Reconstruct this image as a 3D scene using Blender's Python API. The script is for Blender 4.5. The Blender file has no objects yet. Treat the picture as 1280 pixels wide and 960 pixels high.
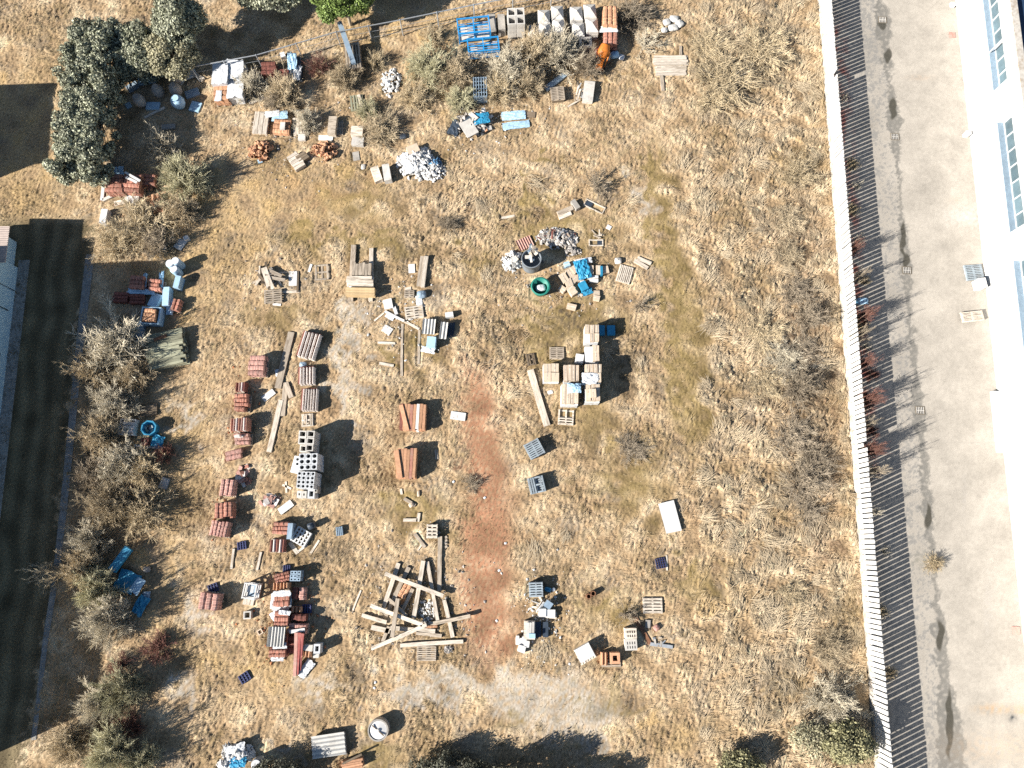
import bpy, math, random
import numpy as np
from mathutils import Vector
random.seed(7); RNG = np.random.default_rng(7)
scene = bpy.context.scene
C = scene.collection
R = math.radians
# ------------------------------------------------------------------ camera geometry
CAM_H = 42.0; FOC = 887.0; TILT = R(12.8)
CT, ST = math.cos(TILT), math.sin(TILT)
SUN_AZ = R(24.0)       # shadows run to the right and this far up
SUN_EL = R(30.0)
def P(px, py, z=0.0):
    """world x, y of the point at height z seen at a place in the photograph"""
    u, v = px-640, 480-py
    k = (CAM_H-z)/(FOC*CT-v*ST)
    return u*k, (v*CT+FOC*ST)*k
def K(px, py, z=0.0):
    a, b = P(px-4, py, z), P(px+4, py, z); c, d = P(px, py-4, z), P(px, py+4, z)
    return (b[0]-a[0])/8, (c[1]-d[1])/8
def to_px(x, y):
    """ground point -> photograph place (arrays)"""
    # camera space: forward (0, ST, -CT), up (0, CT, ST)
    zc = y*ST + CAM_H*CT; up = y*CT - CAM_H*ST
    return 640 + FOC*x/zc, 480 - FOC*up/zc
FEET = []
def foot(x, y, sx, sy, rz=0.0, m=0.06): FEET.append((x, y, sx/2+m, sy/2+m, rz))
# ------------------------------------------------------------------ mesh builder
class MB:
    def __init__(s): s.v = []; s.f = []
    def add(s, vs, fs):
        n = len(s.v); s.v += [tuple(v) for v in vs]; s.f += [tuple(i+n for i in f) for f in fs]; return s
    def box(s, cx, cy, cz, sx, sy, sz, rz=0.0, j=0.0, tilt=0.0):
        c, n = math.cos(rz), math.sin(rz); vs = []
        for z in (-.5, .5):
            for x, y in ((-.5, -.5), (.5, -.5), (.5, .5), (-.5, .5)):
                X, Y, Z = x*sx+random.uniform(-j, j), y*sy+random.uniform(-j, j), z*sz+random.uniform(-j, j)+tilt*x*sx
                vs.append((cx+X*c-Y*n, cy+X*n+Y*c, cz+Z))
        return s.add(vs, [(3,2,1,0), (4,5,6,7), (0,1,5,4), (1,2,6,5), (2,3,7,6), (3,0,4,7)])
    def bar(s, a, b, w, h=None):
        a, b = Vector(a), Vector(b); d = (b-a).normalized(); h = h or w
        up = Vector((0,0,1)) if abs(d.z) < .95 else Vector((1,0,0))
        sd = d.cross(up).normalized(); up = sd.cross(d)
        vs = [p+sd*(i*w/2)+up*(k*h/2) for p in (a, b) for i, k in ((-1,-1), (1,-1), (1,1), (-1,1))]
        return s.add(vs, [(0,1,2,3), (7,6,5,4), (0,4,5,1), (1,5,6,2), (2,6,7,3), (3,7,4,0)])
    def tube(s, pts, r, n=8, cap=True):
        pts = [Vector(p) for p in pts]; vs = []; fs = []
        rr = r if isinstance(r, (list, tuple)) else [r]*len(pts)
        for i, p in enumerate(pts):
            d = (pts[min(i+1, len(pts)-1)]-pts[max(i-1, 0)]).normalized()
            up = Vector((0,0,1)) if abs(d.z) < .95 else Vector((1,0,0))
            a = d.cross(up).normalized(); b = a.cross(d)
            vs += [p+(a*math.cos(2*math.pi*k/n)+b*math.sin(2*math.pi*k/n))*rr[i] for k in range(n)]
        for i in range(len(pts)-1):
            for k in range(n):
                q = (k+1) % n; fs.append((i*n+k, (i+1)*n+k, (i+1)*n+q, i*n+q))
        if cap: fs += [tuple(range(n)), tuple(range(len(vs)-1, len(vs)-n-1, -1))]
        return s.add(vs, fs)
    def lathe(s, prof, n=24, cx=0, cy=0, squash=1.0, cap=True):
        vs = []; fs = []
        for r, z in prof:
            vs += [(cx+r*math.cos(2*math.pi*k/n), cy+r*squash*math.sin(2*math.pi*k/n), z) for k in range(n)]
        for i in range(len(prof)-1):
            for k in range(n):
                q = (k+1) % n; fs.append((i*n+k, i*n+q, (i+1)*n+q, (i+1)*n+k))
        if cap: fs.append(tuple(range(n-1, -1, -1))); fs.append(tuple(len(vs)-n+k for k in range(n)))
        return s.add(vs, fs)
    def ring(s, cx, cy, z0, z1, sx, sy, hx, hy, roundhole=False, n=16, depth=None):
        """a block with a hole right through (or depth deep)"""
        vs = []; fs = []
        def sq(a, hx_, hy_):
            c, d = math.cos(a), math.sin(a); k = 1/max(abs(c), abs(d)); return c*k*hx_/2, d*k*hy_/2
        for z, hole in ((z0, 0), (z1, 0), (z1, 1), (z1-depth if depth else z0, 1)):
            for k in range(n):
                a = math.pi/4+2*math.pi*k/n
                if hole and roundhole: x, y = hx/2*math.cos(a), hy/2*math.sin(a)
                elif hole: x, y = sq(a, hx, hy)
                else: x, y = sq(a, sx, sy)
                vs.append((cx+x, cy+y, z))
        for i in range(3):
            for k in range(n):
                q = (k+1) % n; fs.append((i*n+k, i*n+q, (i+1)*n+q, (i+1)*n+k))
        if depth: fs.append(tuple(3*n+k for k in range(n)))
        return s.add(vs, fs)
    def chunk(s, c, r, flat=1.0):
        """an irregular broken lump"""
        vs = []
        for x, y, z in ((1,0,0), (-1,0,0), (0,1,0), (0,-1,0), (0,0,1), (0,0,-1)):
            k = r*random.uniform(.55, 1.15)
            vs.append(Vector((x*k+random.uniform(-.25,.25)*r, y*k+random.uniform(-.25,.25)*r, (z*k+random.uniform(-.2,.2)*r)*flat)))
        a = random.uniform(0, 6.28); ca, sa = math.cos(a), math.sin(a)
        vs = [(c[0]+v.x*ca-v.y*sa, c[1]+v.x*sa+v.y*ca, c[2]+v.z) for v in vs]
        return s.add(vs, [(0,2,4), (2,1,4), (1,3,4), (3,0,4), (2,0,5), (1,2,5), (3,1,5), (0,3,5)])
    def mesh(s, name, mat=None, smooth=False):
        me = bpy.data.meshes.new(name); me.from_pydata(s.v, [], s.f); me.update()
        if mat: me.materials.append(mat)
        if smooth: me.polygons.foreach_set('use_smooth', [True]*len(me.polygons))
        return me
def link(name, me, parent=None, loc=(0,0,0), rz=0.0):
    o = bpy.data.objects.new(name, me); C.objects.link(o); o.location = loc; o.rotation_euler = (0,0,rz)
    if parent: o.parent = parent
    return o
def tag(o, label, cat, group=None, kind=None):
    if label: o['label'] = label
    if cat: o['category'] = cat
    if group: o['group'] = group
    if kind: o['kind'] = kind
    return o
def thing(name, label, cat, x, y, z=0.0, rz=0.0, group=None): return tag(link(name, None, None, (x,y,z), rz), label, cat, group)
def part(name, mb, mat, parent, smooth=False): return link(name, mb.mesh(name, mat, smooth), parent)
def solo(name, mb, mat, label, cat, x, y, z=0.0, rz=0.0, group=None, smooth=False, kind=None):
    return tag(link(name, mb.mesh(name, mat, smooth), None, (x,y,z), rz), label, cat, group, kind)
def big_mesh(name, verts, tris, mat, cols=None, quads=None):
    me = bpy.data.meshes.new(name)
    f = quads if quads is not None else tris; k = f.shape[1]
    me.vertices.add(len(verts)); me.vertices.foreach_set('co', np.ascontiguousarray(verts, dtype=np.float32).ravel())
    me.loops.add(f.size); me.loops.foreach_set('vertex_index', np.ascontiguousarray(f, dtype=np.int32).ravel())
    me.polygons.add(len(f)); me.polygons.foreach_set('loop_start', np.arange(0, f.size, k, dtype=np.int32))
    me.update(calc_edges=True); me.materials.append(mat)
    if cols is not None:
        a = me.color_attributes.new('Col', 'FLOAT_COLOR', 'POINT')
        a.data.foreach_set('color', np.concatenate([cols, np.ones((len(cols), 4-cols.shape[1]))], 1).astype(np.float32).ravel() if cols.shape[1] < 4 else cols.astype(np.float32).ravel())
    return me
# ------------------------------------------------------------------ materials
def nodes(m):
    m.use_nodes = True; nt = m.node_tree; return nt, nt.nodes['Principled BSDF']
def N(nt, typ, **kw):
    n = nt.nodes.new(typ)
    for k, v in kw.items(): setattr(n, k, v)
    return n
def mat(name, col, rough=.8, var=.18, scale=6.0, obj=.18, metal=0.0, island=0.0, stain=None, spec=.3, bump=0.0, grain=None):
    m = bpy.data.materials.new(name); nt, b = nodes(m)
    L = nt.links.new
    tc = N(nt, 'ShaderNodeTexCoord')
    nz = N(nt, 'ShaderNodeTexNoise'); nz.inputs['Scale'].default_value = scale; nz.inputs['Detail'].default_value = 5; nz.inputs['Roughness'].default_value = .65
    vec = tc.outputs['Object']
    if grain:
        mp = N(nt, 'ShaderNodeMapping'); mp.inputs['Scale'].default_value = (grain, 3.2, 3.2); L(vec, mp.inputs['Vector'])
        ad = N(nt, 'ShaderNodeVectorMath', operation='ADD'); L(mp.outputs[0], ad.inputs[0]); oi = N(nt, 'ShaderNodeObjectInfo'); sc_ = N(nt, 'ShaderNodeMath', operation='MULTIPLY'); sc_.inputs[1].default_value = 50; L(oi.outputs['Random'], sc_.inputs[0]); L(sc_.outputs[0], ad.inputs[1]); vec = ad.outputs[0]
    L(vec, nz.inputs['Vector'])
    mr = N(nt, 'ShaderNodeMapRange'); mr.inputs['From Min'].default_value = .3; mr.inputs['From Max'].default_value = .7
    mr.inputs['To Min'].default_value = 1-var; mr.inputs['To Max'].default_value = 1+var
    L(nz.outputs['Fac'], mr.inputs['Value'])
    val = mr.outputs['Result']
    def mul(a, src, amt):
        r = N(nt, 'ShaderNodeMapRange'); r.inputs['To Min'].default_value = 1-amt; r.inputs['To Max'].default_value = 1+amt
        L(src, r.inputs['Value'])
        x = N(nt, 'ShaderNodeMath', operation='MULTIPLY'); L(a, x.inputs[0]); L(r.outputs['Result'], x.inputs[1]); return x.outputs[0]
    if obj: val = mul(val, N(nt, 'ShaderNodeObjectInfo').outputs['Random'], obj)
    if island: val = mul(val, N(nt, 'ShaderNodeNewGeometry').outputs['Random Per Island'], island)
    mx = N(nt, 'ShaderNodeMix', data_type='RGBA', blend_type='MULTIPLY'); mx.inputs['Factor'].default_value = 1
    mx.inputs['A'].default_value = (*col, 1)
    cc = N(nt, 'ShaderNodeCombineColor'); [L(val, cc.inputs[i]) for i in range(3)]
    L(cc.outputs[0], mx.inputs['B'])
    out = mx.outputs['Result']
    if stain:
        n2 = N(nt, 'ShaderNodeTexNoise'); n2.inputs['Scale'].default_value = scale*.45; n2.inputs['Detail'].default_value = 6; n2.inputs['Roughness'].default_value = .7
        L(vec, n2.inputs['Vector'])
        rp = N(nt, 'ShaderNodeValToRGB'); rp.color_ramp.elements[0].position = .48; rp.color_ramp.elements[1].position = .68
        L(n2.outputs['Fac'], rp.inputs['Fac'])
        m2 = N(nt, 'ShaderNodeMix', data_type='RGBA'); L(rp.outputs['Color'], m2.inputs['Factor']); L(out, m2.inputs['A']); m2.inputs['B'].default_value = (*stain, 1)
        out = m2.outputs['Result']
    L(out, b.inputs['Base Color']); b.inputs['Roughness'].default_value = rough; b.inputs['Metallic'].default_value = metal
    b.inputs['Specular IOR Level'].default_value = spec
    if bump:
        bp = N(nt, 'ShaderNodeBump'); bp.inputs['Strength'].default_value = bump; bp.inputs['Distance'].default_value = .02
        L(nz.outputs['Fac'], bp.inputs['Height']); L(bp.outputs['Normal'], b.inputs['Normal'])
    return m
def attr_mat(name, rough=.95, scale=40.0, var=.2, spec=.1, alpha_rough=False):
    m = bpy.data.materials.new(name); nt, b = nodes(m); L = nt.links.new
    at = N(nt, 'ShaderNodeAttribute', attribute_name='Col')
    tc = N(nt, 'ShaderNodeTexCoord'); nz = N(nt, 'ShaderNodeTexNoise'); nz.inputs['Scale'].default_value = scale; nz.inputs['Detail'].default_value = 3
    L(tc.outputs['Object'], nz.inputs['Vector'])
    mr = N(nt, 'ShaderNodeMapRange'); mr.inputs['From Min'].default_value = .3; mr.inputs['From Max'].default_value = .7
    mr.inputs['To Min'].default_value = 1-var; mr.inputs['To Max'].default_value = 1+var; L(nz.outputs['Fac'], mr.inputs['Value'])
    cc = N(nt, 'ShaderNodeCombineColor'); [L(mr.outputs['Result'], cc.inputs[i]) for i in range(3)]
    mx = N(nt, 'ShaderNodeMix', data_type='RGBA', blend_type='MULTIPLY'); mx.inputs['Factor'].default_value = 1
    L(at.outputs['Color'], mx.inputs['A']); L(cc.outputs[0], mx.inputs['B']); L(mx.outputs['Result'], b.inputs['Base Color'])
    b.inputs['Roughness'].default_value = rough; b.inputs['Specular IOR Level'].default_value = spec
    if alpha_rough: L(at.outputs['Alpha'], b.inputs['Roughness'])
    return m
Mt = dict(
  wood=mat('weathered_wood', (.52,.44,.35), .85, .3, 6, .2, stain=(.24,.19,.14), grain=.5),
  woodpale=mat('bleached_wood', (.78,.69,.58), .85, .25, 6, .16, stain=(.36,.30,.23), grain=.5),
  wooddark=mat('dark_wood', (.22,.17,.12), .9, .25, 5, .2, grain=.5),
  woodgreen=mat('mossy_wood', (.38,.38,.27), .9, .25, 4, .3, stain=(.18,.17,.12), grain=.5),
  woodnew=mat('fresh_wood', (.66,.48,.27), .8, .15, 5, .12),
  woodblue=mat('blue_grey_wood', (.40,.47,.52), .8, .2, 5, .15, stain=(.22,.24,.26)),
  tile=mat('red_clay', (.44,.20,.145), .8, .25, 7, .3, island=.3, stain=(.42,.27,.21)),
  tilepink=mat('pink_clay', (.54,.30,.25), .85, .2, 7, .22, island=.25, stain=(.50,.36,.31)),
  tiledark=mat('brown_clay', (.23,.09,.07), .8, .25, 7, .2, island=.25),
  terra=mat('orange_clay', (.58,.32,.19), .8, .22, 7, .25, island=.25),
  orange=mat('orange_paint', (.75,.22,.03), .5, .15, 5, .05, stain=(.45,.16,.05)),
  palepink=mat('pale_clay', (.86,.78,.72), .85, .15, 7, .12),
  grate=mat('grate_iron', (.20,.17,.13), .8, .3, 8, .1),
  concrete=mat('old_concrete', (.44,.41,.37), .9, .2, 5, .12, stain=(.27,.25,.22), bump=.3),
  concretepale=mat('pale_concrete', (.68,.65,.60), .9, .15, 5, .12, stain=(.48,.45,.41)),
  pumice=mat('pale_grey_block', (.66,.68,.70), .9, .12, 8, .08, bump=.3),
  card=mat('cardboard', (.68,.55,.42), .85, .1, 5, .12),
  film=mat('white_film', (.78,.80,.82), .35, .1, 8, .05, spec=.5),
  white=mat('white_board', (.80,.79,.77), .6, .06, 3, .06),
  tarpblue=mat('blue_tarp', (.035,.28,.48), .45, .2, 6, .15, spec=.5),
  tarpdark=mat('dark_tarp', (.05,.07,.10), .5, .3, 6, .2, spec=.5),
  tarppale=mat('pale_blue_sheet', (.46,.68,.86), .45, .15, 6, .1, spec=.5),  # pale blue sheeting, with sky light on shaded things put into the colour
  steelblue=mat('blue_steel', (.03,.33,.74), .45, .1, 6, .05, spec=.5),
  crateblue=mat('indigo_plastic', (.055,.065,.16), .6, .2, 6, .15),
  green=mat('green_plastic', (.03,.26,.20), .5, .15, 6, .05, spec=.5),
  tank=mat('grey_plastic', (.22,.25,.28), .6, .15, 5, .05),
  galv=mat('galvanised_steel', (.50,.53,.56), .45, .15, 5, .1, metal=.35, spec=.5),
  metalblue=mat('blue_grey_steel', (.36,.47,.58), .5, .15, 5, .1, metal=.2),
  sheet=mat('fibre_cement', (.62,.61,.58), .85, .1, 4, .1, stain=(.50,.48,.44)),
  redsteel=mat('dark_red_steel', (.34,.09,.08), .55, .2, 6, .1, stain=(.42,.20,.16)),
  black=mat('black_rubber', (.02,.02,.022), .7, .2, 6, .1),
  rust=mat('rusty_steel', (.26,.13,.075), .85, .3, 8, .1),
  bag=mat('cement_sack', (.66,.65,.62), .75, .12, 6, .1),
  rubw=mat('white_rubble', (.70,.69,.67), .85, .15, 6, 0, island=.3),
  rubg=mat('grey_rubble', (.40,.37,.34), .9, .2, 6, 0, island=.6),
  rubt=mat('clay_rubble', (.46,.19,.09), .85, .2, 6, 0, island=.45),
  rubb=mat('blue_scraps', (.12,.28,.48), .6, .2, 6, 0, island=.7),
  plaster=mat('white_render', (.80,.80,.79), .8, .04, 1, 0),
  plastershade=mat('shade_blue_render', (.62,.84,.95), .8, .06, 1, 0),  # white walls, with the blue of their shade put into the colour
  plasterdull=mat('pale_render', (.55,.57,.58), .85, .08, 1, 0),
  roofdark=mat('dark_blue_roof', (.03,.06,.12), .5, .15, 2, 0),
  roofpale=mat('pale_corrugated_roof', (.60,.50,.45), .8, .12, 3, 0),
  frame=mat('window_frame', (.72,.74,.75), .5, .05, 5, 0),
  glass=mat('window_glass', (.13,.19,.22), .2, .2, 2, .25, spec=.6),
  pale=mat('white_fence_concrete', (.80,.79,.76), .8, .07, 4, .05),
  plinth=mat('fence_footing', (.62,.58,.52), .9, .2, 6, 0, stain=(.42,.34,.26)),
  twig=mat('dry_twigs', (.82,.73,.56), .9, .1, 3, .12, island=.3),
  twigtan=mat('tan_twigs', (.64,.52,.35), .9, .1, 3, .15, island=.35),
  twiggreen=mat('greenish_twigs', (.62,.58,.38), .9, .1, 3, .12, island=.4),
  twigdark=mat('dark_twigs', (.46,.38,.28), .9, .1, 3, .15, island=.4),
  twigred=mat('red_brown_twigs', (.28,.14,.11), .9, .1, 3, .15, island=.4),
  twiggold=mat('straw_stems', (.74,.60,.39), .9, .1, 3, .12, island=.35),
  stem=mat('grey_stems', (.46,.40,.31), .9, .2, 5, .1),
  leaf=mat('hedge_leaves', (.36,.37,.26), .55, .2, 2, .05, island=.75, spec=.4),
  leafpale=mat('dry_olive_leaves', (.42,.39,.25), .6, .2, 2, .05, island=.55, spec=.4),
  leafbright=mat('bright_leaves', (.19,.27,.07), .55, .2, 2, .05, island=.55, spec=.4),
  leafbush=mat('green_bush_leaves', (.33,.31,.17), .6, .2, 2, .05, island=.5, spec=.3),
  leafdark=mat('dark_bush_leaves', (.12,.12,.085), .6, .2, 2, .05, island=.6, spec=.4),
)
# ------------------------------------------------------------------ kinds of things
def rect(px, py, w, h, z):
    x, y = P(px, py, z); kx, ky = K(px, py, z); return x, y, w*kx, h*ky
def pallet(px, py, w, h, rot, label, z=0.0, m='wood', n=7, along='x', broken=0, group=None, gap=.42, th=.14):
    x, y, sx, sy = rect(px, py, w, h, z+th); rz = R(rot)
    if along == 'y': sx, sy = sy, sx; rz += math.pi/2
    t = thing('pallet', label, 'pallet', x, y, z, rz, group)
    if z < .05: foot(x, y, sx, sy, rz)
    d = MB(); pitch = sy/n
    for i in range(n):
        if i and random.random() < broken: continue
        l = sx*(1 if random.random() > broken else random.uniform(.5, .9))
        d.box(random.uniform(-.5,.5)*(sx-l), -sy/2+pitch*(i+.5), th-.012, l, pitch*(1-gap), .024, random.uniform(-.012,.012), .004)
    part('deck', d, Mt[m], t)
    for k in (-.46, 0, .46): part('bearer', MB().box(k*sx, 0, th/2, .09, sy*.99, th-.05), Mt[m], t)
    d = MB()
    for k in (-.44, 0, .44): d.box(0, k*sy, .012, sx, .1, .022)
    part('base_boards', d, Mt[m], t)
    return t
def beam(a, b, w, label, z=0.0, z2=None, th=.12, m='wood', name='timber_beam', cat='beam', group=None, feet=True):
    """a beam or plank between two places in the photograph"""
    z2 = z if z2 is None else z2
    ax, ay = P(*a, z+th); bx, by = P(*b, z2+th)
    w = w*K(*a, z)[0]; L = math.hypot(bx-ax, by-ay); rz = math.atan2(by-ay, bx-ax)
    mb = MB(); s = (z2-z)/max(L, .01); bow = random.uniform(-.02, .02)*L*.3; n = 5; vs = []; fs = []
    for i in range(n+1):
        t = i/n-.5; oy = bow*(1-4*t*t)
        for yy, zz in ((-.5,0), (.5,0), (.5,1), (-.5,1)):
            vs.append((t*L+random.uniform(-.01,.01), yy*w+oy+random.uniform(-.006,.006), zz*th+(t*L)*s))
    for i in range(n):
        for k in range(4): q = (k+1) % 4; fs.append((i*4+k, i*4+q, i*4+4+q, i*4+4+k))
    fs += [(3,2,1,0), (n*4, n*4+1, n*4+2, n*4+3)]
    mb.add(vs, fs)
    if feet and min(z, z2) < .06: foot((ax+bx)/2, (ay+by)/2, L, w, rz, .03)
    return solo(name, mb, Mt[m], label, cat, (ax+bx)/2, (ay+by)/2, (z+z2)/2, rz, group)
def planks(px, py, w, h, rot, n, label, z=0.0, th=.05, m='wood', along='x', group=None, jit=.06, name='plank', cat='plank', layers=1, gap=.1, mats=None):
    """a bundle of planks lying side by side, each one a thing"""
    x, y, sx, sy = rect(px, py, w, h, z+th*layers); rz = R(rot)
    if along == 'y': sx, sy = sy, sx; rz += math.pi/2
    if z < .1: foot(x, y, sx, sy, rz)
    g = group or label
    for k in range(layers):
        for i in range(n):
            l = sx*random.uniform(1-jit*2, 1); o = random.uniform(-.5,.5)*(sx-l)*1.6; wy = sy/n
            oy = -sy/2+wy*(i+.5)
            mb = MB().box(0, 0, th/2, l, wy*(1-gap), th, random.uniform(-jit,jit)*.35, .006)
            c, s = math.cos(rz), math.sin(rz)
            solo(name, mb, Mt[mats[i % len(mats)] if mats else m], label, cat, x+o*c-oy*s, y+o*s+oy*c, z+k*(th+.004)+random.uniform(0,.012), rz, g)
def tile_row_mesh(L, w, h, m, style):
    mb = MB()
    if style == 'edge':        # tiles standing on edge, one behind the other
        n = max(5, int(L/.085)); p = L/n
        for i in range(n):
            k = random.uniform(.93, 1.0); x0 = -L/2+p*(i+random.uniform(.02,.1)); x1 = -L/2+p*(i+.94); o = random.uniform(-.015,.015)
            prof = [(-w/2,0), (w/2,0), (w/2,h*.86*k), (w*.24,h*k), (-w*.24,h*k), (-w/2,h*.86*k)]
            vs = [(x0, a+o, b) for a, b in prof]+[(x1, a+o, b) for a, b in prof]
            mb.add(vs, [(5,4,3,2,1,0), (6,7,8,9,10,11)]+[(j, (j+1)%6, 6+(j+1)%6, 6+j) for j in range(6)])
    else:                      # ridge tiles nested in a half-round row
        n = max(1, int(L/.7)); p = L/n
        for i in range(n):
            x0 = -L/2+p*i; x1 = x0+p*.97; q = 8; vs = []; o = random.uniform(-.01,.01)
            for xx, kk in ((x0, 1.0), (x1, .93)):
                for j in range(q+1):
                    a = math.pi*j/q; vs.append((xx, o-w/2*kk*math.cos(a), h*.45+h*.55*kk*math.sin(a)))
                vs += [(xx, o+w/2*kk, 0), (xx, o-w/2*kk, 0)]
            t = q+3; mb.add(vs, [tuple(range(t-1,-1,-1)), tuple(range(t, 2*t))]+[(j, (j+1)%t, t+(j+1)%t, t+j) for j in range(t)])
    return mb.mesh('roof_tile_row', Mt[m])
def tiles(px, py, w, h, rot, top, n, label, along='x', m='tile', style='edge', base=True, group=None, jit=.05, mats=None, lay=None, gap=.07):
    """rows of roof tiles on a pallet: each row is a thing, so is the pallet under them"""
    x, y, sx, sy = rect(px, py, w, h, top); rz = R(rot)
    if along == 'y': sx, sy = sy, sx; rz += math.pi/2
    foot(x, y, sx, sy, rz); g = group or label
    z0 = 0.0
    if base:
        z0 = .14
        t = thing('pallet', 'wooden pallet under the '+label.split(' on ')[0].split(' lying')[0].replace('row of ', ''), 'pallet', x, y, 0, rz)
        d = MB(); [d.box(0, -sy/2+sy/7*(i+.5), .128, sx*1.02, sy/7*.6, .022) for i in range(7)]
        part('deck', d, Mt['wood'], t)
        for k in (-.46, 0, .46): part('bearer', MB().box(k*sx, 0, .058, .09, sy*.99, .114), Mt['wood'], t)
    hh = top-z0; lay = lay or max(1, round(hh/.42)); rh = hh/lay; c, s = math.cos(rz), math.sin(rz)
    for k in range(lay):
        for i in range(n):
            topmost = k == lay-1
            me = tile_row_mesh(sx*random.uniform(1-jit*2,1), sy/n*(1-gap), rh*(random.uniform(.9,1) if topmost else .99), mats[i % len(mats)] if mats else m, style)
            oy = -sy/2+sy/n*(i+.5); ox = random.uniform(-jit,jit)*sx*.6
            tag(link('roof_tile_row', me, None, (x+ox*c-oy*s, y+ox*s+oy*c, z0+k*rh), rz+random.uniform(-jit,jit)*.4), label, 'roof tiles', g)
def boardbox(px, py, w, h, rot, label, z=0.0, th=.06, m='white', name='board', cat='board', group=None, tilt=0.0, j=.008):
    x, y, sx, sy = rect(px, py, w, h, z+th)
    if z < .06: foot(x, y, sx, sy, R(rot), .03)
    mb = MB().box(0, 0, th/2, sx, sy, th, 0, j, tilt)
    return solo(name, mb, Mt[m], label, cat, x, y, z+abs(tilt)*sx/2, R(rot), group)
def drape(px, py, w, h, rot, z, amp, m, name, label, cat, group=None, seed=0, n=14, ragged=.18, dome=0.0, feet=True):
    """a crumpled sheet"""
    x, y, sx, sy = rect(px, py, w, h, z+amp*.5); r = random.Random(seed+int(px*7+py))
    if z < .1 and feet: foot(x, y, sx*.9, sy*.9, R(rot), 0)
    ph = [(r.uniform(-5,5), r.uniform(-5,5), r.uniform(0,6.3), r.uniform(.4,1)) for _ in range(9)]; vs = []; fs = []
    edge = [r.uniform(1-ragged, 1+ragged*.4) for _ in range(12)]
    for i in range(n+1):
        for k in range(n+1):
            u, v = i/n*2-1, k/n*2-1
            a = (math.atan2(v, u)/6.2832) % 1*12; e = edge[int(a) % 12]*(1-a % 1)+edge[int(a+1) % 12]*(a % 1)
            hgt = sum(q*abs(math.sin(f*u+g*v+p)) for f, g, p, q in ph)/9+r.uniform(-.1,.1)
            fall = max(0, 1-(u*u+v*v)*.5)
            vs.append((u*e*sx/2+r.uniform(-.3,.3)*sx/n, v*e*sy/2+r.uniform(-.3,.3)*sy/n, .03+amp*(.6 if m == 'film' else .9)*hgt*(.45+.55*fall)+dome*fall))
    for i in range(n):
        for k in range(n): a = i*(n+1)+k; fs.append((a, a+n+1, a+n+2, a+1))
    o = solo(name, MB().add(vs, fs), Mt[m], label, cat, x, y, z, R(rot), group)
    s = o.modifiers.new('thickness', 'SOLIDIFY'); s.thickness = .012
    return o
def sack(px, py, w, h, rot, label, z=0.0, th=.16, m='bag', group=None, name='sack', cat='sack'):
    x, y, sx, sy = rect(px, py, w, h, z+th); mb = MB(); vs = []; fs = []; n, k = 12, 6
    if z < .05: foot(x, y, sx*.8, sy*.8, R(rot), 0)
    for i in range(k+1):
        a = -math.pi/2+math.pi*i/k
        for j in range(n):
            b = 2*math.pi*j/n; c, s = math.cos(b), math.sin(b); e = .55; f = math.copysign(abs(c)**e, c), math.copysign(abs(s)**e, s)
            r = abs(math.cos(a))**.5*random.uniform(.95, 1.04)
            vs.append((f[0]*r*sx/2, f[1]*r*sy/2, th/2*(1+math.sin(a)*random.uniform(.85,1.1))))
    for i in range(k):
        for j in range(n): q = (j+1) % n; fs.append((i*n+j, i*n+q, (i+1)*n+q, (i+1)*n+j))
    return solo(name, mb.add(vs, fs), Mt[m], label, cat, x, y, z, R(rot), group, smooth=True)
def rubble(px, py, w, h, top, n, m, name, label, size=(.06,.2), flat=.7):
    """a heap nobody could count"""
    x, y, sx, sy = rect(px, py, w, h, top*.5); mb = MB()
    for i in range(n):
        a = random.uniform(0, 6.283); q = math.sqrt(random.random())*random.uniform(.75, 1.05)
        zz = top*max(0, 1-q*q)*random.uniform(.6, 1)+.03; s = random.uniform(*size)
        mb.chunk((q*math.cos(a)*sx/2, q*math.sin(a)*sy/2, zz), s, flat)
    foot(x, y, sx*.7, sy*.7, 0, 0)
    return solo(name, mb, Mt[m], label, 'rubble', x, y, 0, 0, None, kind='stuff')
def scraps(px, py, w, h, n, top, mats, label, name='scrap_board', cat='scrap', size=(.25,.7), wid=(.1,.3), group=None):
    """loose pieces thrown on a heap, each a thing"""
    x, y, sx, sy = rect(px, py, w, h, top*.5)
    for i in range(n):
        a = random.uniform(0, 6.283); q = math.sqrt(random.random()); L, W = random.uniform(*size), random.uniform(*wid)
        o = solo(name, MB().box(0, 0, 0, L, W, random.uniform(.025,.06), 0, .02), Mt[mats[i % len(mats)]], label, cat,
                 x+q*math.cos(a)*sx/2, y+q*math.sin(a)*sy/2, top*(1-q*q)*random.uniform(.5,1)+.07, random.uniform(0, 6.283), group or label)
        o.rotation_euler = (random.uniform(-.3,.3), random.uniform(-.3,.3), o.rotation_euler[2])
def block(x, y, z, sx, sy, sz, hole, rz, label, m='pumice', roundhole=False, group=None, name='chimney_block', depth=None, cat='concrete block'):
    return solo(name, MB().ring(0, 0, 0, sz, sx, sy, sx*hole, sy*hole, roundhole, 16, depth), Mt[m], label, cat, x, y, z, rz, group)
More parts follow.
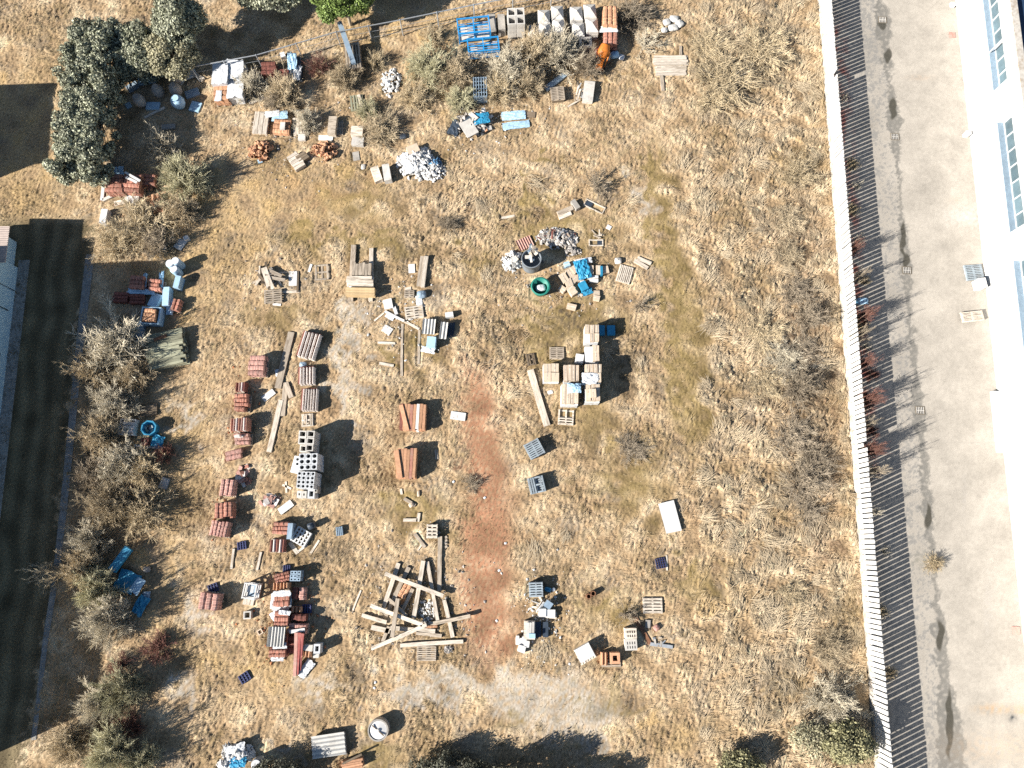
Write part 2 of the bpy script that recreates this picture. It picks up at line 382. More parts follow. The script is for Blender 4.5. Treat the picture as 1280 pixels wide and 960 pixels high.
def blocks(px, py, w, h, rot, nx, ny, top, lay, hole, label, roundhole=False, m='pumice', group=None, skip=(), name='chimney_block'):
    x, y, sx, sy = rect(px, py, w, h, top); rz = R(rot); c, s = math.cos(rz), math.sin(rz); g = group or label; foot(x, y, sx, sy, rz)
    me = MB().ring(0, 0, 0, top/lay-.006, sx/nx*.96, sy/ny*.96, sx/nx*hole, sy/ny*hole, roundhole, 16).mesh(name, Mt[m])
    for k in range(lay):
        for i in range(nx):
            for j in range(ny):
                if (i, j) in skip and k == lay-1: continue
                ox, oy = -sx/2+sx/nx*(i+.5)+random.uniform(-.012,.012), -sy/2+sy/ny*(j+.5)+random.uniform(-.012,.012)
                tag(link(name, me, None, (x+ox*c-oy*s, y+ox*s+oy*c, k*top/lay), rz+random.uniform(-.015,.015)), label, 'concrete block', g)
def lattice(px, py, w, h, rot, label, m='crateblue', n=4, z=0.0, th=.14, name='plastic_crate', cat='crate', bar=.05, wallh=None):
    x, y, sx, sy = rect(px, py, w, h, z+th); t = thing(name, label, cat, x, y, z, R(rot))
    if z < .05: foot(x, y, sx, sy, R(rot))
    a = MB(); b = MB()
    for i in range(n+1):
        k = -.5+i/n
        a.box(k*(sx-bar), 0, th-.03, bar, sy, .055)
        b.box(0, k*(sy-bar), th-.055, sx, bar*.9, .05)
    part('lid_bars', a, Mt[m], t); part('cross_bars', b, Mt[m], t)
    for sx_, sy_, lx, ly in ((-.5,0,.03,sy), (.5,0,.03,sy), (0,-.5,sx,.03), (0,.5,sx,.03)):
        part('side_panel', MB().box(sx_*(sx-.03), sy_*(sy-.03), (th-.085)/2, lx*.98, ly*.98, th-.085), Mt[m], t)
    return t
def barrel(px, py, d, top, label, m='tarppale', group=None, name='barrel'):
    x, y = P(px, py, top); r = d/2*K(px, py, top)[0]; foot(x, y, 2*r, 2*r)
    t = thing(name, label, name, x, y, 0, random.uniform(0,6), group)
    part('body', MB().lathe([(r*.9,0), (r*.96,.05), (r*.97,top*.3), (r,top*.33), (r*.97,top*.36), (r*.97,top*.64), (r,top*.67), (r*.97,top*.7), (r*.95,top*.96), (r*.9,top)], 20), Mt[m], t, True)
    part('lid', MB().lathe([(r*.84,top), (r*.84,top+.03), (r*.6,top+.035)], 20), Mt['film'], t)
    return t
# ------------------------------------------------------------------ shrubs and trees
def segs_mesh(name, p0, p1, r0, r1, m):
    n = len(p0); d = p1-p0; d /= np.linalg.norm(d, axis=1)[:, None]+1e-9
    up = np.tile([0.,0.,1.], (n,1)); up[np.abs(d[:,2]) > .95] = [1,0,0]
    a = np.cross(d, up); a /= np.linalg.norm(a, axis=1)[:, None]; b = np.cross(a, d); v = np.empty((n, 6, 3))
    for k in range(3):
        w = a*math.cos(2.0944*k)+b*math.sin(2.0944*k)
        v[:, k] = p0+w*r0[:, None]; v[:, 3+k] = p1+w*r1[:, None]
    base = (np.arange(n)*6)[:, None]
    q = np.concatenate([base+np.array([k, 3+k, 3+(k+1)%3, (k+1)%3]) for k in range(3)])
    return big_mesh(name, v.reshape(-1,3), None, m, quads=q)
def shrub_meshes(seed, nst, ntw, m, ms, spread=1.0, rad=.006, droop=.0):
    g = np.random.default_rng(seed)
    az = g.uniform(0, 6.283, nst); el = g.uniform(.2, 1.45, nst); ln = g.uniform(.65, 1.08, nst)
    d = np.stack([np.cos(az)*np.cos(el)*spread, np.sin(az)*np.cos(el)*spread, np.sin(el)], 1)
    base = np.stack([np.cos(az), np.sin(az), 0*az], 1)*g.uniform(0, .12, nst)[:, None]
    pts = [base]; cur = d.copy()
    for k in range(4):
        cur = cur+g.normal(0, .16, cur.shape); cur[:,2] -= droop*k; pts.append(pts[-1]+cur*(ln/4)[:, None])
    S0 = np.concatenate(pts[:-1]); S1 = np.concatenate(pts[1:]); lev = np.repeat(np.arange(4), nst)
    sr0 = rad*(3.2-.65*lev); sr1 = rad*(3.2-.65*(lev+1))
    stems = segs_mesh('stems', S0, S1, sr0, sr1, ms)
    # twigs
    w = (lev+.4)/lev.sum(); i = g.choice(len(S0), ntw, p=(lev+.4)/(lev+.4).sum()); t = g.random(ntw)[:, None]
    q0 = S0[i]*(1-t)+S1[i]*t; dd = (S1[i]-S0[i]); dd /= np.linalg.norm(dd, axis=1)[:, None]
    q1d = dd*.8+g.normal(0, .42, dd.shape)+np.array([0,0,.12]); q1d /= np.linalg.norm(q1d, axis=1)[:, None]
    L = g.uniform(.14, .4, ntw)[:, None]; q1 = q0+q1d*L
    j = np.repeat(np.arange(ntw), 3); t = g.uniform(.25, 1, len(j))[:, None]
    u0 = q0[j]*(1-t)+q1[j]*t; ud = q1d[j]*.9+g.normal(0, .42, (len(j),3)); ud /= np.linalg.norm(ud, axis=1)[:, None]; u1 = u0+ud*g.uniform(.08,.22,len(j))[:, None]
    A0 = np.concatenate([q0,u0]); A1 = np.concatenate([q1,u1]); A0[:,2] = np.maximum(A0[:,2], .01); A1[:,2] = np.maximum(A1[:,2], .01)
    r0 = np.concatenate([np.full(ntw, rad*1.15), np.full(len(u0), rad*.9)]); r1 = np.concatenate([np.full(ntw, rad*.8), np.full(len(u0), rad*.45)])
    return stems, segs_mesh('twigs', A0, A1, r0, r1, m)
SHRUBS = {}
for kind_, args in dict(pale=(90,1500,'twig'), pale2=(70,1300,'twigtan'), green=(80,1400,'twiggreen'), dark=(60,900,'twigdark'), red=(60,900,'twigred'), gold=(80,1000,'twiggold'), thin=(24,260,'twig'), thindark=(24,300,'twigdark')).items():
    SHRUBS[kind_] = shrub_meshes(sum(map(ord, kind_)), args[0], args[1], Mt[args[2]], Mt['stem'], rad=.009 if 'thin' in kind_ else .0076)
def shrub(px, py, r, hgt, kind, label, group='bare shrubs', name='bare_shrub', cat='shrub'):
    x, y = P(px, py, hgt*.55); k = K(px, py)[0]*r
    t = thing(name, label, cat, x, y, 0, random.uniform(0, 6.28), group)
    for nm, me in zip(('stems', 'twigs'), SHRUBS[kind]):
        o = link(nm, me, t); o.scale = (k, k, hgt)
    return t
def leaf_cloud(name, pts, nrm, size, m, rng, jitter=.8):
    n = len(pts); nn = nrm+rng.normal(0, jitter, (n,3)); nn /= np.linalg.norm(nn, axis=1)[:, None]
    t = np.cross(nn, rng.normal(0, 1, (n,3))); t /= np.linalg.norm(t, axis=1)[:, None]; b = np.cross(nn, t)
    s = (size*rng.uniform(.6, 1.3, n))[:, None]
    v = np.stack([pts-t*s, pts+b*s*.55, pts+t*s, pts-b*s*.55], 1).reshape(-1,3)
    return big_mesh(name, v, None, m, quads=np.arange(n*4).reshape(-1,4))
def clumps(rng, centers, radii, per):
    """leaf points in clumps, mostly on their upper and outer shells"""
    P_, N_ = [], []
    for c, r in zip(centers, radii):
        d = rng.normal(0, 1, (per,3)); d /= np.linalg.norm(d, axis=1)[:, None]
        P_.append(c+d*np.array([1,1,.8])*r*rng.uniform(.6, 1.05, per)[:, None]); N_.append(d)
    return np.concatenate(P_), np.concatenate(N_)
def leafy(px, py, rx, ry, hgt, m, label, seed, name='tree', cat='tree', nc=40, per=420, size=.075, group=None, low=.25, rot=0, cr=(.3,.6), twigs=None, zref=.75, boxy=False):
    rng = np.random.default_rng(seed); x, y, sx, sy = rect(px, py, rx*2, ry*2, hgt*zref); sx /= 2; sy /= 2
    t = thing(name, label, cat, x, y, 0, R(rot), group); cs, rs = [], []
    for i in range(nc):
        if boxy:
            u, v = rng.uniform(-1, 1, 2); q = max(abs(u), abs(v)); z = hgt*(rng.uniform(low, .92) if q > .72 else rng.uniform(.72, .95))
            c = np.array([u*(sx-.35), v*(sy-.35), z])
        else:
            a = rng.uniform(0, 6.283); e = math.asin(rng.uniform(-.3, 1)); f = rng.uniform(.55, .85)
            c = np.array([math.cos(a)*math.cos(e)*sx*f, math.sin(a)*math.cos(e)*sy*f, hgt*(low+(1-low)*(.45+.5*math.sin(e)*f/.85))])
        cs.append(c); rs.append(rng.uniform(*cr))
    pts, nr = clumps(rng, cs, rs, per); pts[:,2] = np.maximum(pts[:,2], .1)
    link('crown', leaf_cloud('crown', pts, nr+np.array([0,0,.3]), size, Mt[m], rng), t)
    tk = MB(); nt_ = max(1, int(max(sx, sy)/max(.6, min(sx, sy))+.4))
    for i in range(nt_):
        o = (i-(nt_-1)/2)*2*max(sx, sy)/nt_; bx, by = (o, 0) if sx > sy else (0, o)
        tk.tube([(bx,by,0), (bx+.05,by,hgt*.4), (bx,by+.05,hgt*.8)], [.13,.09,.03], 8)
        for c in cs[i::nt_]: tk.tube([(bx,by,hgt*random.uniform(.15,.45)), tuple(c)], [.04,.012], 5)
    part('trunk', tk, Mt['stem'], t)
    return t
# ------------------------------------------------------------------ warehouse, fence, left building
WA, WB = P(1194, 0), P(1271, 720)
def frame2(A, B):
    L = math.hypot(B[0]-A[0], B[1]-A[1]); e = ((B[0]-A[0])/L, (B[1]-A[1])/L)
    return e, math.atan2(e[1], e[0]), (lambda px, py, z=0.0: (P(px, py, z)[0]-A[0])*e[0]+(P(px, py, z)[1]-A[1])*e[1])
we, wr, walong = frame2(WA, WB)
wt = thing('warehouse', 'long white rendered warehouse with strip windows along the concrete yard', 'warehouse', WA[0], WA[1], 0, wr)
X0, X1 = -14, 52
strips = [(-13.0, walong(1247,113,2.7)), (walong(1251,153,2.7), walong(1266,290,2.7)), (walong(1273,326,2.7), walong(1273,326,2.7)+7.5), (walong(1273,326,2.7)+9.2, 40)]
TW = .46
def wb(x0, x1, y0, y1, z0, z1): return MB().box((x0+x1)/2, (y0+y1)/2, (z0+z1)/2, x1-x0, y1-y0, z1-z0)
ZS, ZT, ZW = 2.66, 3.86, 4.85
w = wb(X0, X1, 0, TW, 0, ZS)
top = wb(X0, X1, 0, TW, ZT, ZW); w.add(top.v, top.f)
edges = [X0]+[v for s in strips for v in s]+[X1]
for i in range(0, len(edges), 2):
    q = wb(edges[i], edges[i+1], 0, TW, ZS, ZT); w.add(q.v, q.f)
part('wall', w, Mt['plaster'], wt)
for a, b in strips:
    n = max(2, round((b-a)/1.02)); f = MB(); p = (b-a)/n
    f.box((a+b)/2, .36, ZS+.05, b-a, .08, .06); f.box((a+b)/2, .36, ZT-.03, b-a, .08, .06)
    for i in range(n+1): f.box(min(max(a+i*p, a+.03), b-.03), .36, (ZS+ZT)/2, .07, .08, ZT-ZS-.14)
    wo = part('window', f, Mt['frame'], wt)
    for i in range(n):
        part('pane', MB().box(a+(i+.5)*p, .375, (ZS+ZT)/2, p-.05, .012, ZT-ZS-.12), Mt['glass'], wo)
    part('sill', MB().box((a+b)/2, .13, ZS+.012, b-a-.01, .36, .05), Mt['metalblue'], wo)
part('roof', MB().box((X0+X1)/2, 13, ZW-.35, X1-X0, 25.4, .12), Mt['roofdark'], wt)
part('parapet_coping', MB().box((X0+X1)/2, .16, ZW+.05, X1-X0, .42, .09), Mt['plinth'], wt)
d0, d1 = walong(1241,490), walong(1252,566)
part('door_step', MB().box((d0+d1)/2, -.22, .14, d1-d0, .44, .28), Mt['plaster'], wt)
part('downpipe', MB().tube([(walong(1205,100), -.06, .1), (walong(1205,100), -.06, ZW-.1)], .045, 8), Mt['frame'], wt)
for px, py, lab in ((1190,44,'terracotta square cover in the yard near the warehouse corner'), (1270,788,'terracotta square cover in the yard by the lower warehouse wall')):
    x, y = P(px, py); solo('drain_cover', MB().box(0,0,.02,.42,.42,.03), Mt['tilepink'], lab, 'drain cover', x, y, .004, wr)
x, y = P(1206,170); solo('meter_box', MB().box(0,0,.2,.22,.3,.4,0,.01).box(0,0,.41,.26,.34,.03), Mt['white'], 'small white meter box standing at foot of the warehouse wall', 'box', x, y, .006, wr)
x, y = P(1189,8); solo('bracket', MB().box(0,0,.12,.3,.22,.24,0,.02).box(.1,.15,.3,.12,.3,.12), Mt['white'], 'white bracket at the upper corner of the warehouse wall', 'bracket', x, y, .006, wr)
# fence of upright concrete pales on a footing
FA, FB = P(1023, 0), P(1090, 900)
fe, fr, falong = frame2(FA, FB)
ft = thing('concrete_fence', 'white fence of upright concrete pales on a footing beside the yard', 'fence', FA[0], FA[1], 0, fr)
F0, F1, PIT = -4.0, falong(1098, 1010), .285
nP = 10; npan = int((F1-F0)/(PIT*nP))+1; FH = 1.8
for i in range(npan):
    a = F0+i*PIT*nP; mb = MB()
    for k in range(nP):
        x = a+(k+.5)*PIT+random.uniform(-.012,.012); u = random.random(); cut = 0 if u > .012 else random.uniform(.15, .9)
        mb.box(x, random.uniform(-.012,.012), (.4+FH-cut)/2, .205*random.uniform(.93,1.04), .06, FH-.4-cut+random.uniform(-.03,.03), random.uniform(-.07,.07), .008)
    pn = part('fence_panel', mb, Mt['pale'], ft)
    part('footing', MB().box(a+PIT*nP/2, 0, .2, PIT*nP-.01, .12, .42), Mt['plinth'], ft)
    part('rail', MB().box(a+PIT*nP/2, .055, .5, PIT*nP-.01, .05, .09), Mt['pale'], ft)
# building at the left edge
LA, LB = P(23, 335), P(0, 530)
le, lr, lalong = frame2(LA, LB)
lt = thing('pale_building', 'pale rendered building at the left edge with its wall in shade', 'building', LA[0], LA[1], 0, lr)
bx = [(0, lalong(17,405), 2.9), (lalong(17,405), lalong(12,475), 6.0), (lalong(12,475), lalong(-22,962), 4.5)]
for a, b, hgt in bx:
    part('wall', MB().box((a+b)/2, -5, hgt/2, b-a-.006, 10, hgt), Mt['plastershade'], lt)
    part('roof', MB().box((a+b)/2, -5, hgt+.05, b-a-.02, 9.9, .1), Mt['roofpale'], lt)
a, b = lalong(8,446), lalong(0,514)
wf = MB()
for k in range(4): wf.box(a+(b-a)*k/3, .02, 1.5, .07, .05, 1.5)
wf.box((a+b)/2, .02, .75, b-a, .05, .07); wf.box((a+b)/2, .02, 2.25, b-a, .05, .07)
wo = part('window', wf, Mt['tarpdark'], lt)
part('pane', MB().box((a+b)/2, .01, 1.5, b-a, .012, 1.45), Mt['tarppale'], wo)
pp = MB(); q = lalong(10, 365)
pp.tube([(q,.05,.2), (q,.05,1.5), (q+1.4,.05,1.5), (q+1.4,.05,.5)], .03, 6)
part('pipe', pp, Mt['black'], lt)
part('base_paving', MB().box(8, .35, .03, 17, .7, .06), Mt['concrete'], lt)
ex, ey = P(12, 283, 2.05)
st_ = thing('outbuilding', 'low outbuilding with pale corrugated roof at the left edge', 'building', ex, ey, 0, lr)
Lr = 2.35; rf = MB(); vs = []; fs = []; n = 40
for i in range(n+1):
    t = i/n*Lr; z = 2.05+.03*math.cos(i*math.pi)
    vs += [(t, 0, z), (t, -4, z+.35), (t, -4, z+.31), (t, 0, z-.04)]
for i in range(n): fs += [(i*4+k, i*4+(k+1)%4, i*4+4+(k+1)%4, i*4+4+k) for k in range(4)]
fs += [(0,1,2,3), (n*4+3,n*4+2,n*4+1,n*4)]
part('roof', rf.add(vs, fs), Mt['roofpale'], st_)
part('wall', MB().box(Lr/2, -2.6, .98, Lr-.2, 3.4, 1.96), Mt['plastershade'], st_)
hx, hy = P(-95, 215)
ht = thing('house', 'pale house outside the field at the left', 'house', hx-4, hy, 0, lr)
part('wall', MB().box(0, 0, 2.4, 5.6, 8, 4.8), Mt['plasterdull'], ht); part('roof', MB().box(0, 0, 4.87, 5.9, 8.3, .14), Mt['roofpale'], ht)
# wire fence along the top
wf_pts = [(238,84), (320,69), (420,40), (500,25), (592,6), (690,-13), (800,-34)]
x0, y0 = P(500, 25, 1.5)
ct = thing('wire_fence', 'thin galvanised wire fence with posts crossing the top of the field', 'fence', x0, y0)
pw = [(P(a, b, 1.5)[0]-x0, P(a, b, 1.5)[1]-y0) for a, b in wf_pts]
for (ax, ay), (bx_, by_) in zip(pw, pw[1:]):
    part('rail', MB().bar((ax,ay,1.5), (bx_,by_,1.5), .05), Mt['galv'], ct)
    for z in (.4, .95): part('wire', MB().bar((ax,ay,z), (bx_,by_,z), .014), Mt['galv'], ct)
    L = math.hypot(bx_-ax, by_-ay); n = max(1, round(L/2.7))
    for i in range(n): t = i/n; part('post', MB().tube([(ax+(bx_-ax)*t, ay+(by_-ay)*t, 0), (ax+(bx_-ax)*t, ay+(by_-ay)*t, 1.56)], .038, 8), Mt['galv'], ct)
# ------------------------------------------------------------------ yard furniture
for px, py, lab in ((1103,25,'iron grate in the wet gutter at the top of the yard'), (1118.5,171,'iron grate between the two long puddles of the yard'), (1133.5,338,'iron grate at the lower end of the longest puddle'), (1150,513,'iron grate in the wet gutter in the middle of the yard')):
    x, y = P(px, py); t = thing('drain_grate', lab, 'drain grate', x, y, .004, wr+math.pi/2)
    part('frame', MB().ring(0,0,0,.025,.56,.5,.48,.42), Mt['grate'], t)
    m = MB(); [m.box(-.2+.1*i, 0, .012, .035, .42, .02) for i in range(5)]; m.box(0,0,.014,.46,.03,.02); part('bars', m, Mt['concretepale'], t)
    part('sump', MB().box(0,0,.003,.48,.42,.004), Mt['black'], t)
x, y = P(1168, 705); t = thing('manhole', 'round manhole ringed by dry weeds in the yard', 'manhole', x, y, .004)
part('ring', MB().lathe([(.36,0), (.36,.05), (.28,.05), (.28,.01)], 24), Mt['concrete'], t); part('lid', MB().lathe([(.27,.0), (.27,.035), (.2,.04)], 24), Mt['rust'], t)
pallet(1218, 340, 22, 19, 5, 'grey pallet lying flat by the warehouse beside a white box', m='woodblue', n=9)
pallet(1216, 395, 27, 12, 6, 'bleached pallet leaning low by the warehouse below the white box', m='woodpale', n=7, z=.15)
x, y = P(1229, 353, .7); t = thing('appliance', 'white upright cabinet against the warehouse beside a grey pallet', 'cabinet', x, y, .006, .1)
part('body', MB().box(0,0,.35,.42,.6,.7), Mt['white'], t); part('door', MB().box(-.22,0,.36,.03,.54,.6), Mt['white'], t)
# blue cloth on the fence shadow
o = drape(1079, 376, 13, 8, 5, .05, .22, 'tarppale', 'dust_sheet', 'pale blue cloth bundle lying in the fence shadow', 'cloth', feet=False)
o = sack(1069.5, 376, 7, 8, 30, 'dark blue bag beside the pale cloth in the fence shadow', z=.02, th=.3, m='tarpblue', name='bag', cat='bag')
# ------------------------------------------------------------------ top row
def rack(px, py, w, h, rot, label):
    x, y, sx, sy = rect(px, py, w, h, 1.0); t = thing('steel_rack', label, 'rack', x, y, .02, R(rot)); foot(x, y, sx, sy, R(rot), .1)
    H = 1.0
    for a in (-.5, .5):
        for b in (-.5, .5): part('post', MB().box(a*(sx-.08), b*(sy-.08), H/2, .08, .08, H), Mt['steelblue'], t)
    for z in (.25, H-.05):
        for b in (-.5, .5): part('long_rail', MB().box(0, b*(sy-.08), z, sx-.16, .07, .09), Mt['steelblue'], t)
        for a in (-.5, 0, .5): part('cross_rail', MB().box(a*(sx-.08), 0, z, .07, sy-.16, .08), Mt['steelblue'], t)
    for i in range(5): part('bar', MB().box(0, (-.36+i*.18)*sy, .6, sx-.1, .03, .05), Mt['steelblue'], t)
    part('floor_sheet', MB().box(0, 0, .2, sx-.2, sy-.2, .03), Mt['concretepale'], t)
rack(592, 31, 41, 20, 7, 'blue steel storage rack by the wire fence, the upper one')
rack(604, 55, 40, 17, 6, 'blue steel storage rack half hidden by shrubs, the lower one')
for px, lab in ((615,'narrow grey concrete slab stood beside the upper blue rack'), (627,'narrow grey concrete slab stood next to the hollow block')):
    boardbox(px, 27, 9, 19, 4, lab, th=.7, m='concrete', name='concrete_slab', cat='concrete slab', j=.03)
blocks(645, 20, 22, 21, 3, 2, 2, 1.35, 3, .7, 'large pale hollow concrete block in the two by two stack by the fence', m='concretepale')
def cap(px, py, w, top, label):
    x, y, s, s2 = rect(px, py, w, w*1.12, top); foot(x, y, s, s2)
    mb = MB(); a, b = s/2*.94, s2/2*.94
    vs = [(-a,-b,0), (a,-b,0), (a,b,0), (-a,b,0), (-a,-b,top-.28), (a,-b,top-.28), (a,b,top-.28), (-a,b,top-.28), (0,0,top)]
    mb.add(vs, [(3,2,1,0), (0,1,5,4), (1,2,6,5), (2,3,7,6), (3,0,4,7), (4,5,8), (5,6,8), (6,7,8), (7,4,8)])
    for k in (1, 2): mb.box(0, 0, (top-.28)*k/3, s*.97, s2*.97, .02)
    solo('pillar_cap', mb, Mt['concretepale'], label, 'concrete cap', x, y, 0, R(random.uniform(-1,3)), 'pyramid topped concrete caps')
for px, py, w, top, lab in ((680,17,16,1.1,'pyramid topped concrete cap, upper left of the four nearest the hollow block'), (681.5,33,16,1.0,'pyramid topped concrete cap, lower left of the four nearest the hollow block'), (697,12,16,1.1,'pyramid topped concrete cap, upper right of the four nearest the hollow block'), (698,28,16,1.0,'pyramid topped concrete cap, lower right of the four nearest the hollow block'),
    (666,35,14,.6,'low dusty concrete cap at the left end of the pyramid caps'), (721,13,16,1.1,'pyramid topped concrete cap, upper left of the four nearest the orange bundle'), (723.5,33,16,1.0,'stained concrete cap, lower left of the four nearest the orange bundle'), (738,10,16,1.15,'pyramid topped concrete cap, upper right of the four nearest the orange bundle'), (740.5,28,16,1.05,'pyramid topped concrete cap, lower right of the four nearest the orange bundle')):
    cap(px, py, w, top, lab)
x, y = P(732, 52, .7); block(x, y, 0, .85, .75, .7, .62, .05, 'dark stained hollow block among shrubs below the pyramid caps', 'concrete'); foot(x, y, .85, .75)
tiles(763, 18, 18, 24, -2, 1.35, 3, 'row of brown tiles with orange wrap on the tall bundle by the fence', along='y', m='terra')
tiles(763.5, 47, 18, 16, -2, .95, 3, 'row of brown tiles in the second bundle below the tall orange one', along='y', m='tile')
drape(761, 36, 22, 8, 0, .9, .15, 'film', 'plastic_wrap', 'white plastic hanging between the two orange tile bundles', 'plastic sheet')
# cement mixer
x, y = P(751, 80); t = thing('cement_mixer', 'small orange cement mixer with open drum beside the tile bundles', 'cement mixer', x, y, .03, R(72)); foot(x, y, 1.5, .8, R(72))
a = R(60); dm = MB().lathe([(.2,-.45), (.34,-.3), (.42,0), (.3,.36), (.27,.42), (.24,.4), (.36,0), (.2,-.3)], 20)
dm.v = [(.35+vx*math.cos(a)+vz*math.sin(a), vy, .85-vx*math.sin(a)+vz*math.cos(a)) for vx, vy, vz in dm.v]; dr = part('drum', dm, Mt['orange'], t, True)
m = MB(); [m.bar((.3, s*.42, .85), (-.5, s*.3, .1), .06) for s in (-1,1)]; [m.bar((.3, s*.42, .85), (.6, s*.35, .03), .06) for s in (-1,1)]; m.bar((-.5,-.3,.1), (-.5,.3,.1), .06); part('frame', m, Mt['orange'], t)
part('motor_housing', MB().box(-.45, 0, .45, .6, .4, .42, 0, .02), Mt['orange'], t)
for s in (-1, 1): part('wheel', MB().tube([(-.5, s*.34, .18), (-.5, s*.4, .18)], .18, 16), Mt['black'], t)
part('handwheel', MB().tube([(0,-.5,.8), (0,-.53,.8)], .2, 16), Mt['tarpdark'], t)
sack(769, 66, 11, 8, 10, 'pale blue sack on the ground right of the cement mixer', th=.4, m='tarppale'); sack(777, 70, 8, 7, -20, 'small pale sack at the end of the sacks by the mixer', th=.25, m='film')
sack(748, 62, 9, 9, 0, 'dark red sack behind the cement mixer drum', th=.5, m='redsteel')
for px, py, w, h, r, lab in ((834,26,10,8,20,'white cement sack at the left of the loose heap near the top'), (843,22,12,8,-10,'white cement sack at the back of the loose heap near the top'), (850,28,10,9,40,'white cement sack at the right of the loose heap near the top'), (842,33,13,8,10,'grey white cement sack in front of the loose heap near the top'), (831,36,8,6,0,'small torn white sack beside the loose sack heap near the top')):
    sack(px, py, w, h, r, lab, th=.25)
planks(838, 75, 44, 12, 1, 4, 'bleached board in the upper half of the low pile by the dry brush', th=.05, m='woodpale', layers=2, jit=.05)
planks(838, 88, 40, 12, 1, 4, 'bleached board in the lower half of the low pile by the dry brush', th=.05, m='woodpale', layers=2, jit=.05)
beam((827,94), (829,113), 4, 'short grey post in grass below the bleached board pile', m='wood')
beam((851,68), (851,57), 3, 'short grey post in grass above the bleached board pile', m='wood')
beam((682,111), (709,90), 7, 'pale blue metal channel lying askew above the slatted crate', m='metalblue', name='metal_channel', cat='channel', th=.15)
pallet(697, 116, 17, 16, 5, 'slatted wooden crate top below the pale metal channel', z=.3, n=8, along='x')
boardbox(697, 118, 15, 14, 5, 'low wooden box under the slatted crate top', th=.3, m='wooddark', name='wooden_box', cat='box')
scraps(719, 117, 18, 24, 9, .3, ['woodpale','wood','galv'], 'stick in the tangled pile between the slatted crate and the pale board', name='stick', size=(.5,1.1), wid=(.04,.1))
boardbox(736, 113, 13, 24, -8, 'pale stone slab propped beside the tangled sticks', th=.4, m='concretepale', name='stone_slab', cat='slab', j=.02)
# junk left of centre at top
drape(642, 144, 30, 11, 5, .06, .2, 'tarppale', 'metal_sheet', 'white blue bent metal sheet, the upper of two near the junk heap', 'metal sheet', ragged=.05)
drape(645, 156, 34, 9, 8, .06, .2, 'tarppale', 'metal_sheet', 'white blue bent metal sheet, the lower of two near the junk heap', 'metal sheet', ragged=.05)
boardbox(662, 143, 14, 7, -3, 'brown board at the right end of the bent metal sheets', th=.08, m='wooddark')
rubble(593, 153, 52, 34, .5, 130, 'rubg', 'rubble', 'dark mixed rubble of the junk heap below the shrubs', (.06,.22))
scraps(594, 151, 44, 30, 14, .55, ['tarpdark','concretepale','tarpblue','wood','film','tarpdark','terra'], 'scrap board or offcut thrown on the dark junk heap', size=(.3,.8))
boardbox(586, 160, 16, 20, 30, 'large grey panel lying on the junk heap', z=.45, th=.06, m='concretepale', name='panel', cat='panel')
drape(602, 147, 20, 14, 10, .45, .25, 'tarpblue', 'tarpaulin', 'blue tarpaulin crumpled on top of the junk heap', 'tarpaulin')
drape(569, 159, 14, 20, -25, .06, .25, 'tarpdark', 'tarpaulin', 'dark grey tarpaulin at the left side of the junk heap', 'tarpaulin')
lattice(600, 108, 17, 24, 2, 'pale blue wire cage crate standing between the shrubs', m='metalblue', n=5, th=.8, name='cage_crate')
rubble(489, 103, 26, 38, .25, 90, 'rubw', 'rubble', 'scattered white stones in dry weeds at the top', (.08,.2))
rubble(521, 202, 52, 42, .55, 260, 'rubw', 'rubble', 'bright white plaster rubble heap in the grass', (.08,.24))
rubble(541, 213, 34, 28, .4, 130, 'rubw', 'rubble', 'smaller white rubble spread at the lower right of the plaster heap', (.06,.18))
rubble(543, 205, 22, 22, .35, 45, 'rubb', 'rubble', 'blue scraps in the white rubble', (.05,.16))
boardbox(516, 186, 15, 10, 25, 'tan board on the upper end of the white rubble heap', z=.4, th=.06, m='card')
drape(514, 201, 26, 26, 20, .35, .3, 'film', 'plastic_sheet', 'white plastic sheet spread over the white rubble heap', 'plastic sheet')
sack(503, 169, 9, 7, 15, 'small grey sack above the white rubble heap', th=.25, m='tank')
# crates and the leaning beam near the top fence
boardbox(441, 70, 20, 34, 8, 'dark slatted crate under the blue grey steel beam', th=.75, m='wooddark', name='wooden_box', cat='box', j=.02)
pallet(441, 69, 19, 32, 8, 'slatted grey lid on the dark crate under the steel beam', z=.75, n=6, m='wood', along='y')
beam((424,27), (442,79), 6, 'long blue grey steel beam resting on the dark crate', z=1.25, z2=.9, th=.16, m='metalblue', name='steel_beam')
pallet(446, 128, 17, 19, 8, 'green grey pallet with one pale board by the top crates', m='woodgreen', n=5, along='y'); beam((448,118), (453,136), 4, 'single pale board lying on the green grey pallet', z=.15, th=.05, m='woodpale', name='board', cat='board', feet=False)
boardbox(446, 163, 15, 11, -3, 'pale wooden tray with dark middle above another tray', th=.35, m='woodpale', name='wooden_tray', cat='tray'); boardbox(447, 176, 15, 10, -3, 'grey wooden tray below the pale one', th=.3, m='concretepale', name='wooden_tray', cat='tray')
boardbox(445, 195, 8, 11, 10, 'flat grey slab in the grass below the wooden trays', th=.05, m='concrete', name='concrete_slab', cat='concrete slab'); sack(454, 208, 6, 7, 0, 'tiny pale stone above the two leaning boxes', th=.12, m='concretepale', name='stone', cat='stone')
boardbox(470, 217, 10, 19, 20, 'left of two pale boxes leaning together in the grass', th=.35, m='woodpale', name='wooden_box', cat='box', j=.03); boardbox(483, 215, 9, 20, 12, 'right of two pale boxes leaning together in the grass', th=.5, m='concretepale', name='wooden_box', cat='box', j=.03)
boardbox(415, 156, 10, 21, -3, 'upright brown crate beside a pale crate under the grass shrub', th=.5, m='wood', name='wooden_box', cat='box', j=.02)
pallet(425, 160, 8, 16, 0, 'half buried grey pallet right of the brown crate', n=4, along='y')
